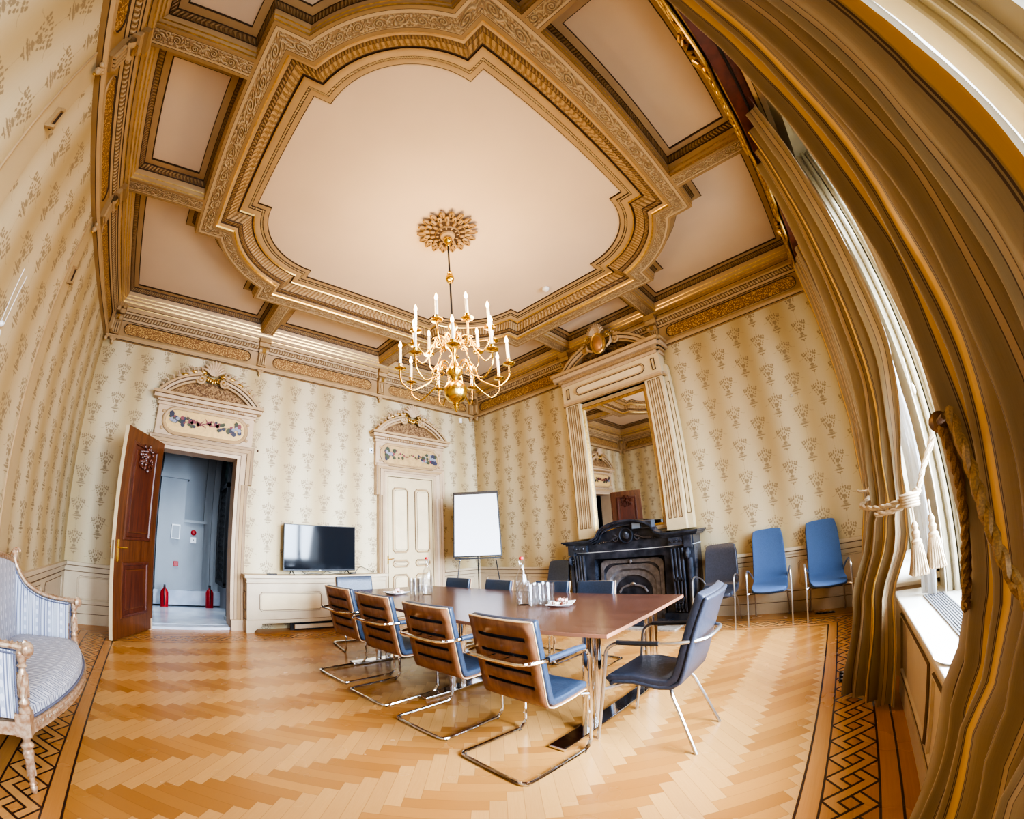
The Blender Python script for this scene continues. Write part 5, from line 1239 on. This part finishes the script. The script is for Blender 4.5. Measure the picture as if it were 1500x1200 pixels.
m=MB(); cord_loop([(2.763,.36,1.56),(2.83,.335,1.475),(2.87,.315,1.373),(2.89,.318,1.27),(2.90,.325,1.168),(2.88,.34,1.08),(2.82,.36,1.06)],.010,mCORDG,m); cord_loop([(2.74,.37,1.54),(2.80,.345,1.46),(2.84,.33,1.36),(2.86,.33,1.26),(2.87,.34,1.16),(2.84,.35,1.10)],.010,mCORDG,m)
cord_loop([(2.52,.40,1.55),(2.46,.40,1.42),(2.40,.40,1.30),(2.34,.38,1.2),(2.25,.36,1.15)],.010,mCORDG,m); m.build('cord',parent=t)
m=MB(); m.tube([(2.77,.365,1.555),(2.56,.40,1.545)],.010,mDKG,7); m.ball((2.77,.365,1.555),(.03,.03,.03),mDKG,8,6); m.build('rod',parent=t)

# ------------------------------------------------------------ pelmets and blind
def pelmet(x0,x1,y,label):
    t=thing('pelmet',label,'pelmet',((x0+x1)/2,0,0),0,'carved gilt window pelmets'); h=(x1-x0)/2
    m=MB(); n=60; A=[];B=[]
    for i in range(n+1):
        s=-1+2*i/n; z=4.50-.05*cos(s*PI*3)*(1-abs(s))-.06*(abs(s)>.93); A.append((s*h,y,z)); B.append((s*h,y,4.74+.03*cos(s*PI)))
    for d,mat in ((0,mT),(.03,mG)): 
        m.rings([[(x,yy+d,z+d*.8) for x,yy,z in A],[(x,yy+d,z-d*.5) for x,yy,z in B]],mat,closed=False)
    m.tube([(x,yy+.035,z) for x,yy,z in A],.017,mG,7); m.tube([(x,yy+.035,z) for x,yy,z in B],.020,mG,7); m.tube([(x,yy+.03,z+.05) for x,yy,z in A],.009,mG,6)
    for s in (-1,1): m.box((min(s*h,s*(h-.03)),0.02,4.42),(max(s*h,s*(h-.03)),y+.03,4.76),mT)
    m.build('gilt_board',parent=t,smooth=50)
    m=MB()
    for k in range(9): a=R(190+160*k/8) ; m.tube([(0.02*cos(a),y+.05,4.66),(.13*cos(a),y+.085,4.66+.10*sin(a)),(.19*cos(a),y+.07,4.66+.15*sin(a))],[.012,.026,.013],mG,7)
    m.ball((0,y+.06,4.67),(.05,.04,.04),mG,10,7)
    m.build('shell_carving',parent=t)
    for s in (-1,1):
        m=MB()
        for k in range(int((h-.30)/.09)): m.ball((s*(.22+.09*k),y+.045,4.60+.02*sin(k*2)),(.058,.022,.026),mG,8,5)
        m.tube([(p[0],y+.05,p[1]) for p in spiral(s*.26,4.58,.07,1.4,PI/2,-s,20)],.014,mG,6)
        m.tube([(p[0],y+.05,p[1]) for p in spiral(s*(h-.12),4.60,.08,1.4,PI/2,s,20)],.016,mG,6)
        m.build('scroll_carving',parent=t)
    m=MB(); m.box((-h+.03,.02,4.45),(h-.03,y,4.47),mPEL); m.tube([(-h+.05,y*.55,4.44),(h-.05,y*.55,4.44)],.012,mBLK,8); m.build('soffit_board',parent=t,smooth=20)
pelmet(2.25,5.03,.26,'long carved gilt pelmet with a shell over the nearer window'); pelmet(5.33,7.55,.22,'carved gilt pelmet with a shell over the farther window')
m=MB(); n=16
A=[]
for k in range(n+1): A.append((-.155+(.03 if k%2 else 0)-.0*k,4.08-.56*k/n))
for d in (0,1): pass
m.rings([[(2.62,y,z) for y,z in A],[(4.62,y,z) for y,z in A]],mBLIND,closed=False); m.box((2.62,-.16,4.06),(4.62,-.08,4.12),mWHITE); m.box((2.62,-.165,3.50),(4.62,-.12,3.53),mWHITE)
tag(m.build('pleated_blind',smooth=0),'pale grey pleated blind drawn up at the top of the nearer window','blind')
# ------------------------------------------------------------ camera
cd=bpy.data.cameras.new('camera'); cam=bpy.data.objects.new('camera',cd); COL.objects.link(cam)
cd.type='PANO'; cc=cd if hasattr(cd,'fisheye_fov') else cd.cycles
try: cd.panorama_type='FISHEYE_LENS_POLYNOMIAL'
except Exception: cc.panorama_type='FISHEYE_LENS_POLYNOMIAL'
cd.sensor_fit='HORIZONTAL'; cd.sensor_width=36; cd.sensor_height=28.8
k=CAMP['k1']*1500/36
cc.fisheye_fov=R(300)
cc.fisheye_polynomial_k0=0; cc.fisheye_polynomial_k1=-k; cc.fisheye_polynomial_k2=0; cc.fisheye_polynomial_k3=-CAMP['k3']*k**3; cc.fisheye_polynomial_k4=0
cd.shift_x=(750-CAMP['cx'])/1500; cd.shift_y=(CAMP['cy']-600)/1500; cd.clip_start=.02
cy_,sy_=cos(CAMP['yaw']),sin(CAMP['yaw']); cp_,sp_=cos(CAMP['pitch']),sin(CAMP['pitch'])
F=Vector((cy_*cp_,sy_*cp_,sp_)); Rv=Vector((sy_,-cy_,0)); U=Rv.cross(F); r=CAMP['roll']
R2=Rv*cos(r)+U*sin(r); U2=-Rv*sin(r)+U*cos(r)
Mx=Matrix((R2,U2,-F)).transposed().to_4x4(); Mx.translation=Vector((CAMP['X'],CAMP['Y'],1.424)); cam.matrix_world=Mx
SC.camera=cam
# ------------------------------------------------------------ light
w=bpy.data.worlds.new('sky'); SC.world=w; w.use_nodes=True; bg=w.node_tree.nodes['Background']; bg.inputs[0].default_value=(.86,.93,1,1); bg.inputs[1].default_value=5.5
def area(name,loc,rot,sx,sy,e,c=(1,1,1)):
    l=bpy.data.lights.new(name,'AREA'); l.shape='RECTANGLE'; l.size=sx; l.size_y=sy; l.energy=e; l.color=c; l.spread=R(105)
    o=bpy.data.objects.new(name,l); o.location=loc; o.rotation_euler=rot; COL.objects.link(o); return o
for i,(a,b) in enumerate(WN):
    area('window_light',((a+b)/2,-1.25,2.65),(R(72),0,0),b-a+.2,3.8,(150,1350,950)[i],(.72,.84,1.0))
def point(name,loc,e,c,r):
    l=bpy.data.lights.new(name,'POINT'); l.energy=e; l.color=c; l.shadow_soft_size=r
    o=bpy.data.objects.new(name,l); o.location=loc; COL.objects.link(o)
for dx,dy,dz in ((.3,.0,3.75),(-.3,.0,3.75),(0,.35,3.5),(0,-.35,3.5)): point('candle_glow',(XC+dx*1.6,YC+dy*1.6,dz+.1),52,(1,.70,.38),.22)
area('hall_light',(2.1,8.9,3.0),(0,0,0),1.2,1.0,20,(.8,.9,1.0))
SC.view_settings.view_transform='AgX'; SC.view_settings.look='AgX - High Contrast'; SC.view_settings.exposure=-.05
cy=SC.cycles; cy.max_bounces=7; cy.diffuse_bounces=4; cy.glossy_bounces=4; cy.transmission_bounces=6; cy.transparent_max_bounces=10; cy.sample_clamp_indirect=3.5; cy.caustics_reflective=False; cy.caustics_refractive=False
cy.use_denoising=True; cy.blur_glossy=.6
